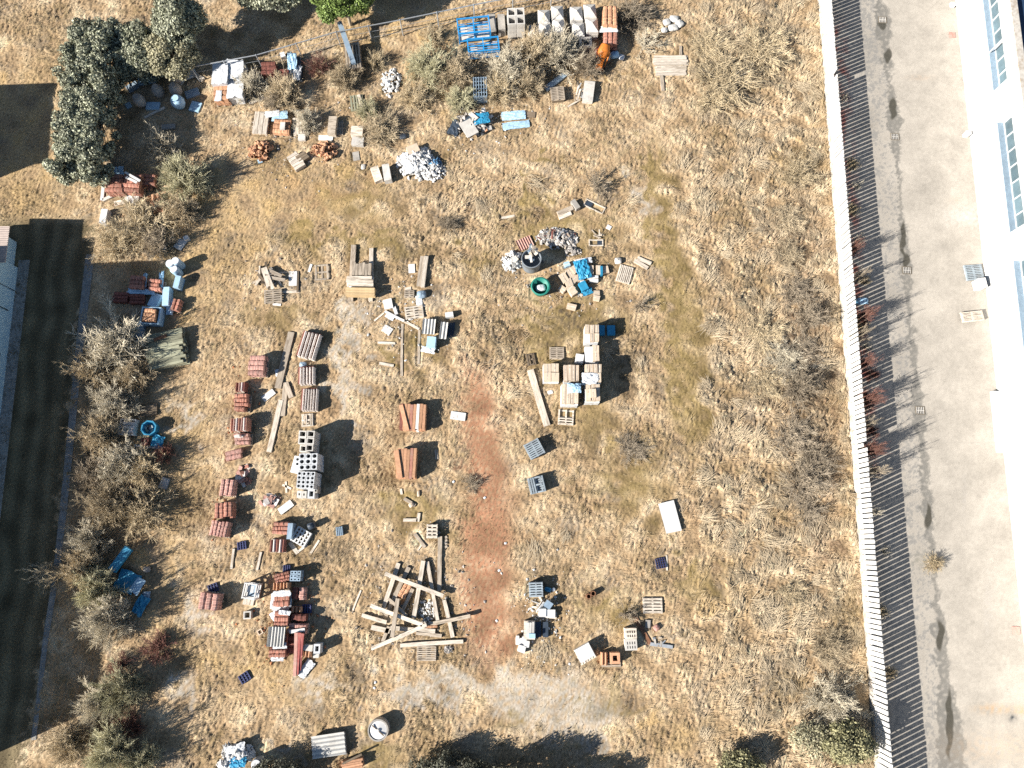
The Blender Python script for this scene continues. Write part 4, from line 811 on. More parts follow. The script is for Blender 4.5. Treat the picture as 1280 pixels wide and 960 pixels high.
# brown clay board stacks
planks(516, 521, 32, 33, -2, 8, 'clay board of the upper brown stack', th=.13, m='terra', along='y', layers=5, jit=.03, name='clay_board', cat='clay board', mats=['terra','terra','palepink','terra','tile','terra','terra','tiledark']); planks(508, 579, 24, 38, -2, 6, 'clay board of the lower brown stack', th=.13, m='terra', along='y', layers=6, jit=.03, name='clay_board', cat='clay board', mats=['terra','tile','terra','terra','terra','terra'])
beam((501,506), (509,538), 5, 'loose orange board on the upper brown stack', z=.68, m='terra', name='clay_board', cat='clay board', th=.06); beam((495,563),(500,598), 6, 'loose pale orange board left on the lower brown stack', z=.83, m='terra', name='clay_board', cat='clay board', th=.06)
boardbox(572.5, 520, 19, 10, -8, 'white board lying alone by the red track', z=.08, th=.06); beam((545,562),(546,574),4,'small grey board right of the lower brown stack',m='wood',th=.05,name='board',cat='board')
# sleepers and lumber in the upper middle
beam((442,306), (438,376), 6, 'left sleeper under the grey lumber', m='wood', th=.2); beam((464,310), (463,376), 5, 'right sleeper under the grey lumber', m='woodpale', th=.2)
planks(449.5, 351, 34, 12, -1, 3, 'long pale board at the front of the lumber on two sleepers', z=.22, th=.12, m='woodpale', layers=3); planks(452, 336, 24, 16, -2, 6, 'short grey board at the back of the lumber on two sleepers', z=.22, th=.1, m='wood', layers=3, along='y'); planks(450, 364.5, 37, 10, -1, 3, 'fresh yellow board in the pack on two sleepers', z=.22, th=.1, m='woodnew', layers=4, jit=.02)
sack(440, 357, 8, 4, 0, 'small blue grey cloth between the two lumber packs', z=.2, th=.2, m='metalblue', name='cloth', cat='cloth')
pallet(402, 340, 18, 19, 5, 'skeletal grey pallet left of the lumber', n=5, along='y', broken=.3); boardbox(387.5, 335, 3, 10, -15, 'thin white slat left of the skeletal pallet', th=.05, name='slat', cat='slat')
scraps(337, 347, 36, 26, 10, .3, ['woodpale','wood','wooddark'], 'loose plank on the scrap wood heap', name='plank', cat='plank', size=(.7,1.5), wid=(.08,.16)); beam((328,335), (335,358), 4, 'bleached plank left on the scrap wood heap', z=.3, m='woodpale', name='plank', cat='plank', th=.06); beam((331,334), (341,361), 4, 'second bleached plank on the scrap wood heap', z=.35, m='woodpale', name='plank', cat='plank', th=.06); beam((334,346),(356,350),4,'grey plank across the scrap wood heap',z=.3,m='wood',name='plank',cat='plank',th=.06); beam((335,337),(352,345),4,'brown grey plank at the back of the scrap wood heap',z=.3,m='wood',name='plank',cat='plank',th=.06)
pallet(341, 370, 22, 17, 5, 'grey pallet at the foot of the scrap wood heap', n=6, z=.1); beam((341,380),(351,381),3,'white lath below the grey pallet of scrap heap',m='white',name='lath',cat='plank',th=.05)
boardbox(366, 348, 10, 18, 3, 'white board beside the scrap wood heap', z=.06, th=.06); boardbox(372, 352, 2.5, 26, 3, 'dark lath right of the white board', th=.1, m='wooddark', name='lath', cat='plank'); beam((353,365),(374,364),3,'pale lath below the white board',m='woodpale',name='lath',cat='plank',th=.07)
beam((528,320), (523,357), 5, 'left of two thick grey beams side by side', m='wood', th=.22); beam((533,320), (528,358), 5, 'right of two thick grey beams side by side', m='woodpale', th=.26)
boardbox(514.5, 335.5, 8, 11, 3, 'white board left of the two thick beams', z=.05, th=.05); pallet(511.5, 367, 12, 9, 0, 'tiny grey pallet piece below the white board', n=4); boardbox(510,361,8,4,10,'pale slat piece above the tiny pallet',th=.06,m='woodpale',name='slat',cat='slat')
sack(526.5, 367, 12, 10, 5, 'blue grey sack at the foot of the two beams', th=.35, m='metalblue'); drape(523.5, 376, 8, 14, 10, .03, .2, 'film', 'plastic_sheet', 'white plastic below the blue grey sack', 'plastic sheet')
pallet(517.5, 390, 23, 16, 9, 'pale pallet with two slot columns in the middle of field', m='woodpale', n=5, th=.16)
boardbox(485, 380, 11, 12, 12, 'white board propped above white laths', z=.1, th=.06, tilt=.1); boardbox(494,388,4,10,20,'narrow white board beside the propped one',th=.15); boardbox(484, 412, 12, 9, -32, 'white board alone below the laths', z=.06, th=.05)
beam((481,389), (505,401), 3, 'upper white lath of the lath line', m='white', name='lath', cat='plank', z=.12, th=.05); beam((503,400), (524,411), 3, 'lower white lath of the lath line', m='woodpale', name='lath', cat='plank', th=.05); beam((468,401),(480,391),2,'thin white stick at the left of the laths',m='woodpale',name='stick',cat='stick',th=.04); drape(488,395,12,8,-30,.03,.15,'film','plastic_sheet','white plastic under the upper white lath','plastic sheet')
beam((472,428), (494,429), 3, 'upper pale lath of the open frame in the grass', m='woodpale', name='lath', cat='plank', th=.08); beam((474,454), (492,457), 3.5, 'lower pale lath of the open frame in the grass', m='woodpale', name='lath', cat='plank', th=.08)
beam((503,405), (502,470), 3, 'left brown rail sunk in the grass', m='wood', name='rail', cat='rail', th=.05); beam((524,412), (523,455), 3, 'right brown rail sunk in the grass', m='wood', name='rail', cat='rail', th=.05)
for k in range(4): corrug(536, 408, 16, 19, -4, .30+.06*k, 'pale grey roof sheet in the left pile of ribbed sheets', 4, m='sheet', group='left ribbed sheets')
boardbox(536, 408, 14, 17, -4, 'wooden block base under the left ribbed sheets', th=.24, m='wooddark', name='base_block', cat='block')
for k in range(4): corrug(554.5, 413, 9, 21, -6, .30+.06*k, 'grey green roof sheet in the right narrow pile', 2, m='sheet', group='right ribbed sheets')
boardbox(555, 413, 8, 19, -6, 'wooden block base under the right ribbed sheets', th=.24, m='wooddark', name='base_block', cat='block')
planks(563,412,10,18,-6,3,'dark board right of the narrow sheet pile',th=.06,m='tarpdark',along='y')
boardbox(539, 427, 11, 13, -5, 'pale blue box below the ribbed sheets', th=.6, m='tarppale', name='box', cat='box'); drape(535, 437, 18, 8, -12, .1, .3, 'film', 'plastic_sheet', 'white plastic in front of the pale blue box', 'plastic sheet'); boardbox(561.5, 393, 10, 6, 8, 'small white box right above the ribbed sheets', th=.35, name='box', cat='box')
# ------------------------------------------------------------------ right middle heap
x, y = P(664.5, 323, 1.1); r_ = 12.4*K(664, 323, 1.1)[0]; foot(x, y, 2*r_, 2*r_)
solo('water_tank', MB().lathe([(r_*.93,0), (r_*.95,.1), (r_*.97,.5), (r_*.99,1.05), (r_*1.03,1.06), (r_*1.03,1.12), (r_*.93,1.12), (r_*.9,.5), (r_*.88,.45)], 28), Mt['tank'], 'round grey tank filled with offcuts beside the scrap heap', 'tank', x, y, 0, 0, None, True)
scraps(664.5, 322, 15, 14, 12, .95, ['woodpale','wood','concretepale','metalblue'], 'wood offcut lying inside the round grey tank', name='offcut', cat='offcut', size=(.3,.7), wid=(.08,.2))
for o in list(C.objects):
    if o.name.startswith('offcut'): o.location.z = random.uniform(.98, 1.12)
corrug(656, 304, 19, 14, 24, .12, 'pink ribbed roof panel behind the round grey tank', 6, m='tilepink')
rubble(640, 326, 28, 26, .3, 60, 'rubw', 'rubble', 'cream rubble left of the round grey tank', (.08,.22)); scraps(640, 326, 24, 22, 12, .4, ['white','woodpale','concretepale'], 'cream offcut on the rubble left of the grey tank', size=(.25,.5), wid=(.15,.3))
rubble(697, 297, 54, 28, .4, 260, 'rubg', 'rubble', 'grey and white scrap metal heap behind the round tank', (.06,.2), .6); scraps(697, 296, 50, 24, 40, .45, ['concretepale','white','galv','wood','tiledark'], 'bent scrap strip on the grey scrap heap', name='scrap_strip', size=(.25,.6), wid=(.05,.12)); rubble(716, 314, 22, 12, .25, 60, 'rubg', 'rubble', 'small stray scrap below the grey scrap heap', (.05,.15))
beam((697,267), (716,259), 6, 'upper grey beam of the pair above the scrap heap', m='wood', th=.18); beam((699,272),(714,266),5,'lower grey beam of the pair above the scrap heap',m='woodpale',th=.14); beam((716,250), (723,260), 6, 'short dark topped beam end above the scrap heap', m='concrete', th=.35)
def openframe(px, py, w, h, rot, label, panel=None):
    x, y, sx, sy = rect(px, py, w, h, .1); t = thing('wooden_frame', label, 'frame', x, y, .03, R(rot)); foot(x, y, sx*.6, sy*.6, R(rot), 0)  # a flat wooden frame, open in the middle, rather than a crate
    for s in (-1,1): part('long_side', MB().box(0, s*(sy/2-.03), .05, sx, .06, .09), Mt['woodpale'], t); part('short_side', MB().box(s*(sx/2-.03), 0, .05, .06, sy-.13, .09), Mt['woodpale'], t)
    if panel is not None: part('panel', MB().box(panel*sx, 0, .05, sx*.36, sy-.14, .03), Mt['tarpdark'], t)
openframe(743, 258, 27, 9, -28, 'long wooden frame with dark panel above the scrap', -.3); openframe(745, 303.5, 18, 8, 0, 'small wooden frame with dark panel right of the scrap', .27)
scraps(746, 293, 12, 12, 6, .2, ['woodpale','wood'], 'stick above the small framed panel', name='stick', size=(.3,.6), wid=(.04,.08)); boardbox(761, 284, 6, 5, -30, 'small white scrap alone right of the frames', th=.05); boardbox(635,271,17,3,10,'thin white slat alone left above the scrap',th=.04,m='woodpale',name='slat',cat='slat')
sack(773, 325, 9, 8, 0, 'broken concrete lump above the slatted pallet', th=.3, m='concretepale', name='stone', cat='stone'); pallet(781, 342.5, 18, 21, -17, 'bleached slatted pallet right of the blue tarpaulin boxes', m='woodpale', n=8, along='y')
beam((793,325), (810,335), 4.5, 'upper of two short beams near the slatted pallet', m='woodpale'); beam((797,322), (814,329), 4.5, 'lower beam, twin beside the slatted pallet', m='woodpale', th=.15)
# green tub
x, y = P(675.5, 358, .7); r_ = 11.5*K(675, 358)[0]; foot(x, y, 2*r_, 2*r_)
gt = thing('garden_tub', 'green plastic tub with white bag inside on the grass', 'tub', x, y); part('body', MB().lathe([(r_*.72,0), (r_*.95,.6), (r_*1.02,.72), (r_*.86,.74), (r_*.62,.2)], 24), Mt['green'], gt, True); part('rim', MB().lathe([(r_*1.03,.68), (r_*1.05,.74), (r_*.9,.77), (r_*.88,.7), (r_*1.03,.68)], 24, cap=False), Mt['green'], gt)
sack(676, 359, 13, 9, 10, 'white bag lying inside the green tub', z=.3, th=.3, m='film', name='bag', cat='bag')
# loose cardboard boxes
cb = [(705,347,9,12,30,'leftmost carton of the spilled carton heap'), (713,341,9,11,30,'second carton from left in the spilled heap'), (719,336,9,10,35,'carton left of the blue tarpaulin in the spilled heap'), (711,353,9,10,20,'carton in the middle front of the spilled heap'), (717,349,10,9,40,'pale carton in the middle of the spilled heap'), (724,347,8,9,20,'carton under the edge of the blue tarpaulin'), (713,360,10,9,45,'carton alone at front of the spilled heap'), (738,337,8,11,0,'carton right of the blue tarpaulin'), (748,337,6,11,0,'narrow carton right in the spilled heap'), (757,337,8,9,10,'tan carton at far right of the spilled heap'), (742,348,12,8,-2,'white carton below the blue tarpaulin'), (703,361,9,7,-40,'small carton alone left in front of the heap'), (717,365,9,6,35,'flattened carton lowest of the spilled heap'), (746,366,8,6,0,'little carton above another at lower right'), (746,372,8,6,-10,'little carton lowest at lower right'), (714.5,383,12,7,-15,'flattened carton alone below the heap'), (729,355,5,9,20,'white carton tucked beside the lower tarpaulin'), (709,330,7,6,20,'bluish small carton above the spilled heap')]
def carton(x, y, z, sx, sy, h, rz, label, m='card', group=None):
    t = thing('cardboard_box', label, 'box', x, y, z, rz, group)
    part('body', MB().box(0,0,h/2,sx,sy,h,0,.012), Mt[m], t)
    part('tape', MB().box(0,0,h+.004,sx*.98 if sx > sy else .05,.05 if sx > sy else sy*.98,.006), Mt['woodpale'], t); return t
for i, (px, py, w, h, r, lab) in enumerate(cb):
    th = random.uniform(.22,.34); x, y, sx, sy = rect(px, py, w, h, th); foot(x, y, sx, sy, R(r), .02); carton(x, y, 0, sx*.97, sy*.97, th, R(r), lab, 'white' if 'white' in lab else 'tarppale' if 'bluish' in lab else 'card')
drape(728, 336, 17, 24, 15, .3, .4, 'tarpblue', 'tarpaulin', 'bright blue tarpaulin between the spilled cartons', 'tarpaulin'); boardbox(752,338,3,11,0,'blue board between the right hand cartons',th=.4,m='tarpblue')
drape(729, 326, 22, 7, 10, .25, .25, 'film', 'plastic_sheet', 'white plastic behind the bright blue tarpaulin', 'plastic sheet')
boardbox(729.5, 357, 9, 11, 25, 'dark blue panel upper of two below the cartons', th=.45, m='tarpblue', name='panel', cat='panel'); drape(734, 364, 14, 9, 20, .1, .25, 'tarpblue', 'tarpaulin', 'blue tarpaulin folded below the dark blue panel', 'tarpaulin')
beam((722,366),(728,370),3,'pale lath left of the folded tarpaulin',m='woodpale',name='lath',cat='plank',th=.05)
# wrapped carton stacks
def cstack(px, py, w, h, rot, top, nx, ny, nm, blank=(), wrapped=True, gap=0):
    x, y, sx, sy = rect(px, py, w, h, top); rz = R(rot); foot(x, y, sx, sy, rz, .1); lay = top-.34-.13
    t = thing('pallet', 'wooden pallet under the '+nm, 'pallet', x, y, 0, rz); d = MB(); [d.box(0, -sy/2+sy/6*(i+.5), .11, sx, sy/6*.7, .024) for i in range(6)]; part('deck', d, Mt['wood'], t)
    for k in (-.45,0,.45): part('bearer', MB().box(k*sx,0,.048,.09,sy,.096), Mt['wood'], t)
    t = thing('wrapped_bundle', 'white film wrapped lower layers of the '+nm, 'bundle', x, y, .126, rz)
    mb = MB(); k_ = 24; vs = []
    for z in range(6):
        for i in range(k_):
            a = math.pi/4+6.2832*i/k_; c, s = math.cos(a), math.sin(a); q = 1/max(abs(c),abs(s)); j = random.uniform(.975,1.01)
            vs.append((c*q*sx/2*j, s*q*sy/2*j, lay*z/5))
    part('film', mb.add(vs, [(z*k_+i, z*k_+(i+1)%k_, (z+1)*k_+(i+1)%k_, (z+1)*k_+i) for z in range(5) for i in range(k_)]+[tuple(range(5*k_,6*k_))]), Mt['film'], t)
    c, s = math.cos(rz), math.sin(rz)
    for i in range(nx):
        for j in range(ny):
            if (i, j) in blank: continue
            ox, oy = -sx/2+sx/nx*(i+.5)+random.uniform(-.02,.02), -sy/2+sy/ny*(j+.5)+random.uniform(-.02,.02)
            carton(x+ox*c-oy*s, y+ox*s+oy*c, .13+lay, sx/nx*random.uniform(.9,.97), sy/ny*random.uniform(.91,.97), .33+random.uniform(-.03,.03), rz+random.uniform(-.03,.03), 'carton on top of the '+nm, group='cartons of the '+nm)
cstack(689, 465, 20, 22, 0, .95, 2, 2, 'separate stack at the left of the carton group'); cstack(714.5, 466, 19, 21, -1, 1.05, 4, 1, 'shaded stack behind the blue topped one'); cstack(712.5, 492, 21, 26, -1, 1.2, 4, 1, 'stack with a blue cloth on top')
cstack(742, 466, 20, 23, -1, 1.35, 4, 2, 'stack with white plastic on top', blank=((0,0),(1,0))); cstack(741, 490.5, 18, 22, 0, 1.25, 3, 1, 'lowest right carton stack'); cstack(740.5, 441, 17, 20, 0, .95, 2, 2, 'hollow looking stack in the right column', blank=((0,1),(0,0))); cstack(740, 416, 17, 21, -2, 1.2, 3, 2, 'topmost carton stack of the right column', blank=((0,0),))
carton(*P(741.5,491,1.5), 1.26, .35, .5, .18, .03, 'single carton set on the lowest right carton stack')
drape(718, 485, 17, 12, 0, 1.2, .25, 'tarppale', 'cloth', 'pale blue cloth bundled on a carton stack', 'cloth', dome=.1, feet=False); drape(737, 473, 22, 15, -5, 1.3, .3, 'film', 'plastic_sheet', 'torn white plastic on the carton stack', 'plastic sheet', ragged=.3, feet=False); drape(738, 479, 24, 6, -3, 1.0, .2, 'tarppale', 'plastic_sheet', 'pale blue plastic edge hanging between carton stacks', 'plastic sheet', feet=False)
boardbox(724.5, 448, 10, 11, -8, 'white box standing between the carton columns', th=.5, name='box', cat='box'); sack(688, 490, 7, 5, 10, 'tiny white scrap below the separate carton stack', th=.1, m='film', name='scrap', cat='scrap')
for px, w, lab in ((752,8,'left of two blue panels in the carton shadow'), (764,10,'right of two blue panels in the carton shadow')): boardbox(px, 412.5, w, 12, 0, lab, th=.3, m='tarpblue', name='panel', cat='panel')
pallet(696, 441, 18, 15, 0, 'brown grey pallet above the separate carton stack', n=6); pallet(664, 449, 11, 14, 10, 'faint overgrown pallet left of the brown one', n=5, m='wooddark', broken=.3, along='y'); pallet(707.5, 521.5, 19, 19, -4, 'open slatted pallet below the carton stacks', m='woodpale', n=6, gap=.55, broken=.12)
beam((663,462), (684,532), 8, 'long thick grey beam left of the carton stacks', m='woodpale', th=.2)
for px, py, w, h, r, lab, n in ((668,561,20,21,28,'blue grey pallet stack with stripes, upper of two',8), (671,606,20,20,13,'blue grey pallet stack with stripes, lower of two',7)):
    for k in range(4): pallet(px, py, w, h, r, lab, z=k*.145, m='woodblue', n=n, gap=.35, group='pallets of the '+lab.split(', ')[1]+' blue grey stacks', broken=.06, along='y' if k == 3 and n == 7 else 'x')
# lower right pieces
for k in range(4): pallet(670, 737, 17, 19, 2, 'grey blue crate pallet in the pile near the red track', z=k*.15, m='woodblue', n=6, group='crate pallets near the red track')
boardbox(685.5, 756, 9, 9, -35, 'tilted blue grey box on the white crates', z=.3, th=.3, m='metalblue', name='box', cat='box'); sack(685, 737, 9, 6, -15, 'bright blue sack right of the crate pallets', th=.3, m='tarpblue'); sack(692,737,5,5,30,'white bottle like lump beside the blue sack',th=.2,m='film',name='lump',cat='plastic')
boardbox(678, 766, 9, 10, 0, 'white crate at left under the tilted box', th=.35, name='box', cat='box'); boardbox(688, 767, 12, 10, -2, 'white crate at right under the tilted box', th=.3, name='box', cat='box'); scraps(676, 755, 10, 14, 6, .35, ['white','woodpale'], 'white slat leaning on the tilted box', name='slat', cat='slat', size=(.4,.8), wid=(.05,.1)); pallet(684,769,24,8,-3,'white pallet edge below the two white crates',m='woodpale',n=3)
boardbox(662, 788, 14, 23, -2, 'pale wooden box below the white crates', th=.5, m='woodpale', name='wooden_box', cat='box'); planks(663, 785, 10, 17, -2, 3, 'pale batten lying on the wooden box', z=.5, th=.07, m='concretepale', along='y'); boardbox(665, 795, 8, 6, 0, 'blue grey panel at the lower corner of the wooden box', z=.5, th=.12, m='tarppale', name='panel', cat='panel')
for px, lab in ((673,'dark slatted panel close to the pale wooden box'), (682,'dark slatted panel further from the pale wooden box')): boardbox(px, 787, 7, 19, 0, lab, th=.25, m='tarpdark', name='panel', cat='panel')
for px, py, w, h, r, lab in ((650,802,10,8,0,'white block at upper left of the white block pile'), (658,805,7,9,-10,'white block at right of the white block pile'), (652,811,9,9,-15,'white block lowest of the white block pile'), (647,797,4,4,0,'tiny white lump above the white block pile'), (655,798,5,5,10,'little pale block at the back of the white block pile')): boardbox(px, py, w, h, r, lab, th=random.uniform(.25,.45), name='block', cat='block', j=.03)
for px, py, lab in ((736,745.5,'small brown clay ring, lower left of the pair'), (741.5,742,'small brown clay ring, upper right of the pair')):
    x, y = P(px, py, .4); solo('clay_ring', MB().lathe([(.15,0), (.15,.42), (.11,.42), (.1,.05)], 16), Mt['rust'], lab, 'clay pipe', x, y)
pallet(816, 757, 24, 20, 0, 'bleached slatted pallet at right in the grass', m='woodpale', n=5, gap=.35)
boardbox(837.5, 646, 20, 39, 13, 'large white board lying in the right grass', z=.2, th=.05, m='white', j=.02)
lattice(826, 704, 12, 13, 10, 'dark mesh tray in the grass beside a stick', n=4, m='crateblue', th=.12, name='mesh_tray', cat='tray', bar=.03); beam((833,694), (834,713), 2, 'thin grey stick beside the dark mesh tray', m='woodpale', name='stick', cat='stick', th=.05)
beam((791,766), (813,805), 4.5, 'brown timber beam leading to the pipe', m='rust', th=.1); beam((813,805), (841,809), 4, 'galvanised pipe end in the grass at right', m='galv', name='pipe', cat='pipe', th=.12)
sack(821, 785, 8, 8, 40, 'brown clay lump right of the brown beam', th=.25, m='tilepink', name='lump', cat='clay lump'); boardbox(810, 780, 6, 10, -5, 'small grey slab between the beam and lump', th=.15, m='concrete', name='concrete_slab', cat='concrete slab'); scraps(822, 800, 24, 14, 7, .08, ['wood','concrete','galv'], 'small scrap around the galvanised pipe', size=(.15,.4), wid=(.05,.12))
def slotbox(px, py, w, h, rot, top, m, label, n=4):
    x, y, sx, sy = rect(px, py, w, h, top); foot(x, y, sx, sy, R(rot)); t = thing('slotted_crate', label, 'crate', x, y, 0, R(rot))
    part('body', MB().box(0,0,top/2,sx,sy,top,0,.01), Mt[m], t)
    for j in (-.22,.16):
        for i in range(n): part('slot', MB().box(-sx*.3+sx*.6*i/(n-1), j*sy, top+.004, sx*.07, sy*.24, .01), Mt['black'], t)
slotbox(789, 792, 14, 13, 2, .6, 'woodpale', 'upper pale slotted crate beside the brown beam'); slotbox(789, 806, 15, 14, 2, .45, 'concretepale', 'lower pale slotted crate beside the brown beam')
boardbox(731, 816, 20, 18, 28, 'white box pallet load tilted in the lower right', z=.3, th=.35, m='white', name='white_crate', cat='crate'); pallet(731.5, 817, 22, 21, 28, 'pale pallet under the tilted white load', m='woodpale', n=6, th=.28, along='y')
tiles(755.5, 824, 9, 17, -2, .5, 2, 'row of orange clay pipes left of the hollow clay block', m='terra', style='ridge', along='y', base=False); x, y, sx, sy = rect(769, 823, 12, 14, .55); block(x, y, 0, sx, sy, .55, .5, 0, 'orange hollow clay block in the lower right', 'terra', name='clay_block', cat='clay block'); foot(x, y, sx, sy); pallet(764, 825, 24, 18, 0, 'pallet under the orange clay block and pipes', n=5, th=.1)
# bottom row
for k in range(5): corrug(412-k*.4, 931.5, 26, 45, 98, .12+.07*k, 'white corrugated sheet in the pile at the bottom edge', 5, m='sheet', amp=.045, group='white corrugated sheets at the bottom')
beam((430,912), (433,945), 3, 'dark batten under the right end of the corrugated sheets', m='wooddark', name='batten', cat='batten', th=.1)
x, y = P(472.5, 913, .6); r_ = 13*K(472, 913, .6)[0]; foot(x, y, 2*r_, 2*r_); t = thing('well_ring', 'round concrete well ring with white lid at the bottom', 'well ring', x, y)
part('body', MB().lathe([(r_,0), (r_,.6), (r_*.88,.6), (r_*.86,.3)], 28), Mt['concrete'], t); part('lid', MB().lathe([(r_*.84,.5), (r_*.84,.55), (r_*.2,.62)], 28), Mt['white'], t); part('lid_bar', MB().box(0,0,.63,r_*1.5,.05,.04,R(-38)), Mt['wooddark'], t); part('knob', MB().lathe([(.09,.6),(.09,.68),(.05,.7)], 12), Mt['concretepale'], t)
planks(440, 956, 27, 12, 9, 4, 'orange board of the stack cut by the bottom edge', th=.15, m='terra', layers=3, jit=.03, name='clay_board', cat='clay board'); beam((428,955),(452,943),2.5,'dark lath above the orange boards',m='wooddark',z=.5,name='lath',cat='plank',th=.06)
rubble(297, 942, 44, 26, .6, 170, 'rubw', 'rubble', 'white rubbish heap at the bottom edge', (.06,.2)); rubble(285, 955, 36, 16, .5, 90, 'rubw', 'rubble', 'lower white rubbish at the bottom edge', (.06,.18)); rubble(296, 948, 30, 20, .6, 70, 'rubb', 'rubble', 'blue scraps in the rubbish heap at the bottom edge', (.05,.16))
drape(294, 940, 26, 18, 15, .4, .35, 'film', 'plastic_sheet', 'white plastic over the rubbish heap at the bottom', 'plastic sheet'); drape(297,953,20,14,0,.4,.35,'tarpblue','tarpaulin','blue tarpaulin in the rubbish heap at the bottom','tarpaulin')
barrel(320, 956, 14, .8, 'grey green barrel under the dark bush at the bottom', 'tank')
for i, (px, py) in enumerate(((632,679), (624,713), (606,622), (567,602), (469,853), (712,830), (621,776), (468,860))):
    sack(px, py, 3.5, 3, 20*i, 'tiny white scrap of paper lying on the bare ground', th=.06, m='film', name='paper_scrap', cat='scrap', group='tiny white scraps')

for px, py, w, h, m, lab in ((305,515,30,90,'rubt','clay chips strewn along the upper tile column'), (282,635,34,60,'rubt','clay chips strewn along the lower tile column'), (362,770,70,110,'rubt','clay chips strewn round the wrapped tile group'), (690,350,120,70,'rubg','grey chips strewn round the spilled cartons'), (505,400,80,70,'rubw','pale chips strewn round the ribbed sheets'), (515,740,120,110,'rubg','bark and chips strewn round the timber jumble'), (340,350,70,50,'rubg','chips strewn round the scrap wood heap'), (675,770,60,110,'rubw','pale chips strewn round the white crates'), (180,245,80,40,'rubt','clay chips below the hedge tiles'), (370,165,120,90,'rubg','chips strewn round the terracotta heaps'), (600,150,110,60,'rubw','pale chips strewn round the junk heap')):
    x, y, sx, sy = rect(px, py, w, h, 0); mb = MB()
    for i in range(int(w*h/45)):
        mb.chunk((random.gauss(0,.33)*sx, random.gauss(0,.33)*sy, random.uniform(.04,.1)), random.choice((.03,.04,.05,.05,.07,.1)), .6)
    solo('rubble', mb, Mt[m], lab, 'rubble', x, y, 0, 0, None, kind='stuff')
# ------------------------------------------------------------------ vegetation
# clipped hedge and evergreens, upper left
leafy(101, 158, 36, 62, 3.3, 'leaf', 'tall dense evergreen hedge arm running down beside the shaded grass', 11, 'evergreen_hedge', 'hedge', nc=330, per=230, size=.08, boxy=True, cr=(.26,.42), group='evergreen hedge')
leafy(112, 68, 36, 44, 3.2, 'leaf', 'upper end of the tall evergreen hedge at its corner', 12, 'evergreen_hedge', 'hedge', nc=210, per=230, size=.08, boxy=True, cr=(.26,.42), group='evergreen hedge')
leafy(168, 58, 34, 32, 2.7, 'leaf', 'lower shaded evergreen hedge between the corner and the round tree', 13, 'evergreen_hedge', 'hedge', nc=150, per=230, size=.08, boxy=True, cr=(.26,.42), group='evergreen hedge')
leafy(211, 62, 31, 26, 3.2, 'leafpale', 'round olive evergreen lit by the sun at the end of the hedge', 14, 'evergreen_tree', 'tree', nc=60, per=420, size=.08, cr=(.35,.55))
leafy(218, 16, 30, 34, 4.6, 'leaf', 'taller dark evergreen at the top behind the round olive one', 15, 'evergreen_tree', 'tree', nc=70, per=420, size=.085, cr=(.4,.65))
leafy(425, -12, 38, 26, 4.2, 'leafbright', 'bright green leafy tree cut by the top edge', 16, 'leafy_tree', 'tree', nc=60, per=420, size=.085, cr=(.4,.6))
leafy(330, -34, 60, 32, 4.6, 'leaf', 'dark evergreen mostly above the top edge', 17, 'evergreen_tree', 'tree', nc=70, per=400, size=.09, cr=(.45,.7))
leafy(1066, 932, 36, 27, 2.2, 'leafbush', 'green leafy bush against the lower end of the fence', 18, 'leafy_bush', 'bush', nc=55, per=150, size=.07, cr=(.3,.5), low=.1)
leafy(1018, 925, 30, 26, 1.3, 'leafpale', 'sparse grey green bush left of the fence bush', 19, 'leafy_bush', 'bush', nc=40, per=70, size=.06, cr=(.3,.5), low=.1)
leafy(930, 962, 30, 20, 1.4, 'leafbush', 'green bush at the bottom edge in the right half', 20, 'leafy_bush', 'bush', nc=40, per=110, size=.07, cr=(.3,.45), low=.1)
leafy(560, 968, 60, 26, 1.6, 'leafdark', 'wide dark bush at the bottom edge left of centre', 21, 'leafy_bush', 'bush', nc=70, per=150, size=.06, cr=(.3,.5), low=.1)
leafy(345, 972, 40, 22, 1.5, 'leafdark', 'dark bush at the bottom edge beside the rubbish heap', 22, 'leafy_bush', 'bush', nc=45, per=150, size=.06, cr=(.3,.5), low=.1)
leafy(640, 985, 55, 24, 2.6, 'leafdark', 'tall dark bush at the bottom edge casting its shadow on gravel', 23, 'leafy_bush', 'bush', nc=60, per=130, size=.07, cr=(.3,.5), low=.1)
leafy(720, 1000, 45, 20, 2.2, 'leafdark', 'dark bush below the pale gravel at the bottom edge', 24, 'leafy_bush', 'bush', nc=40, per=130, size=.07, cr=(.3,.5), low=.1)
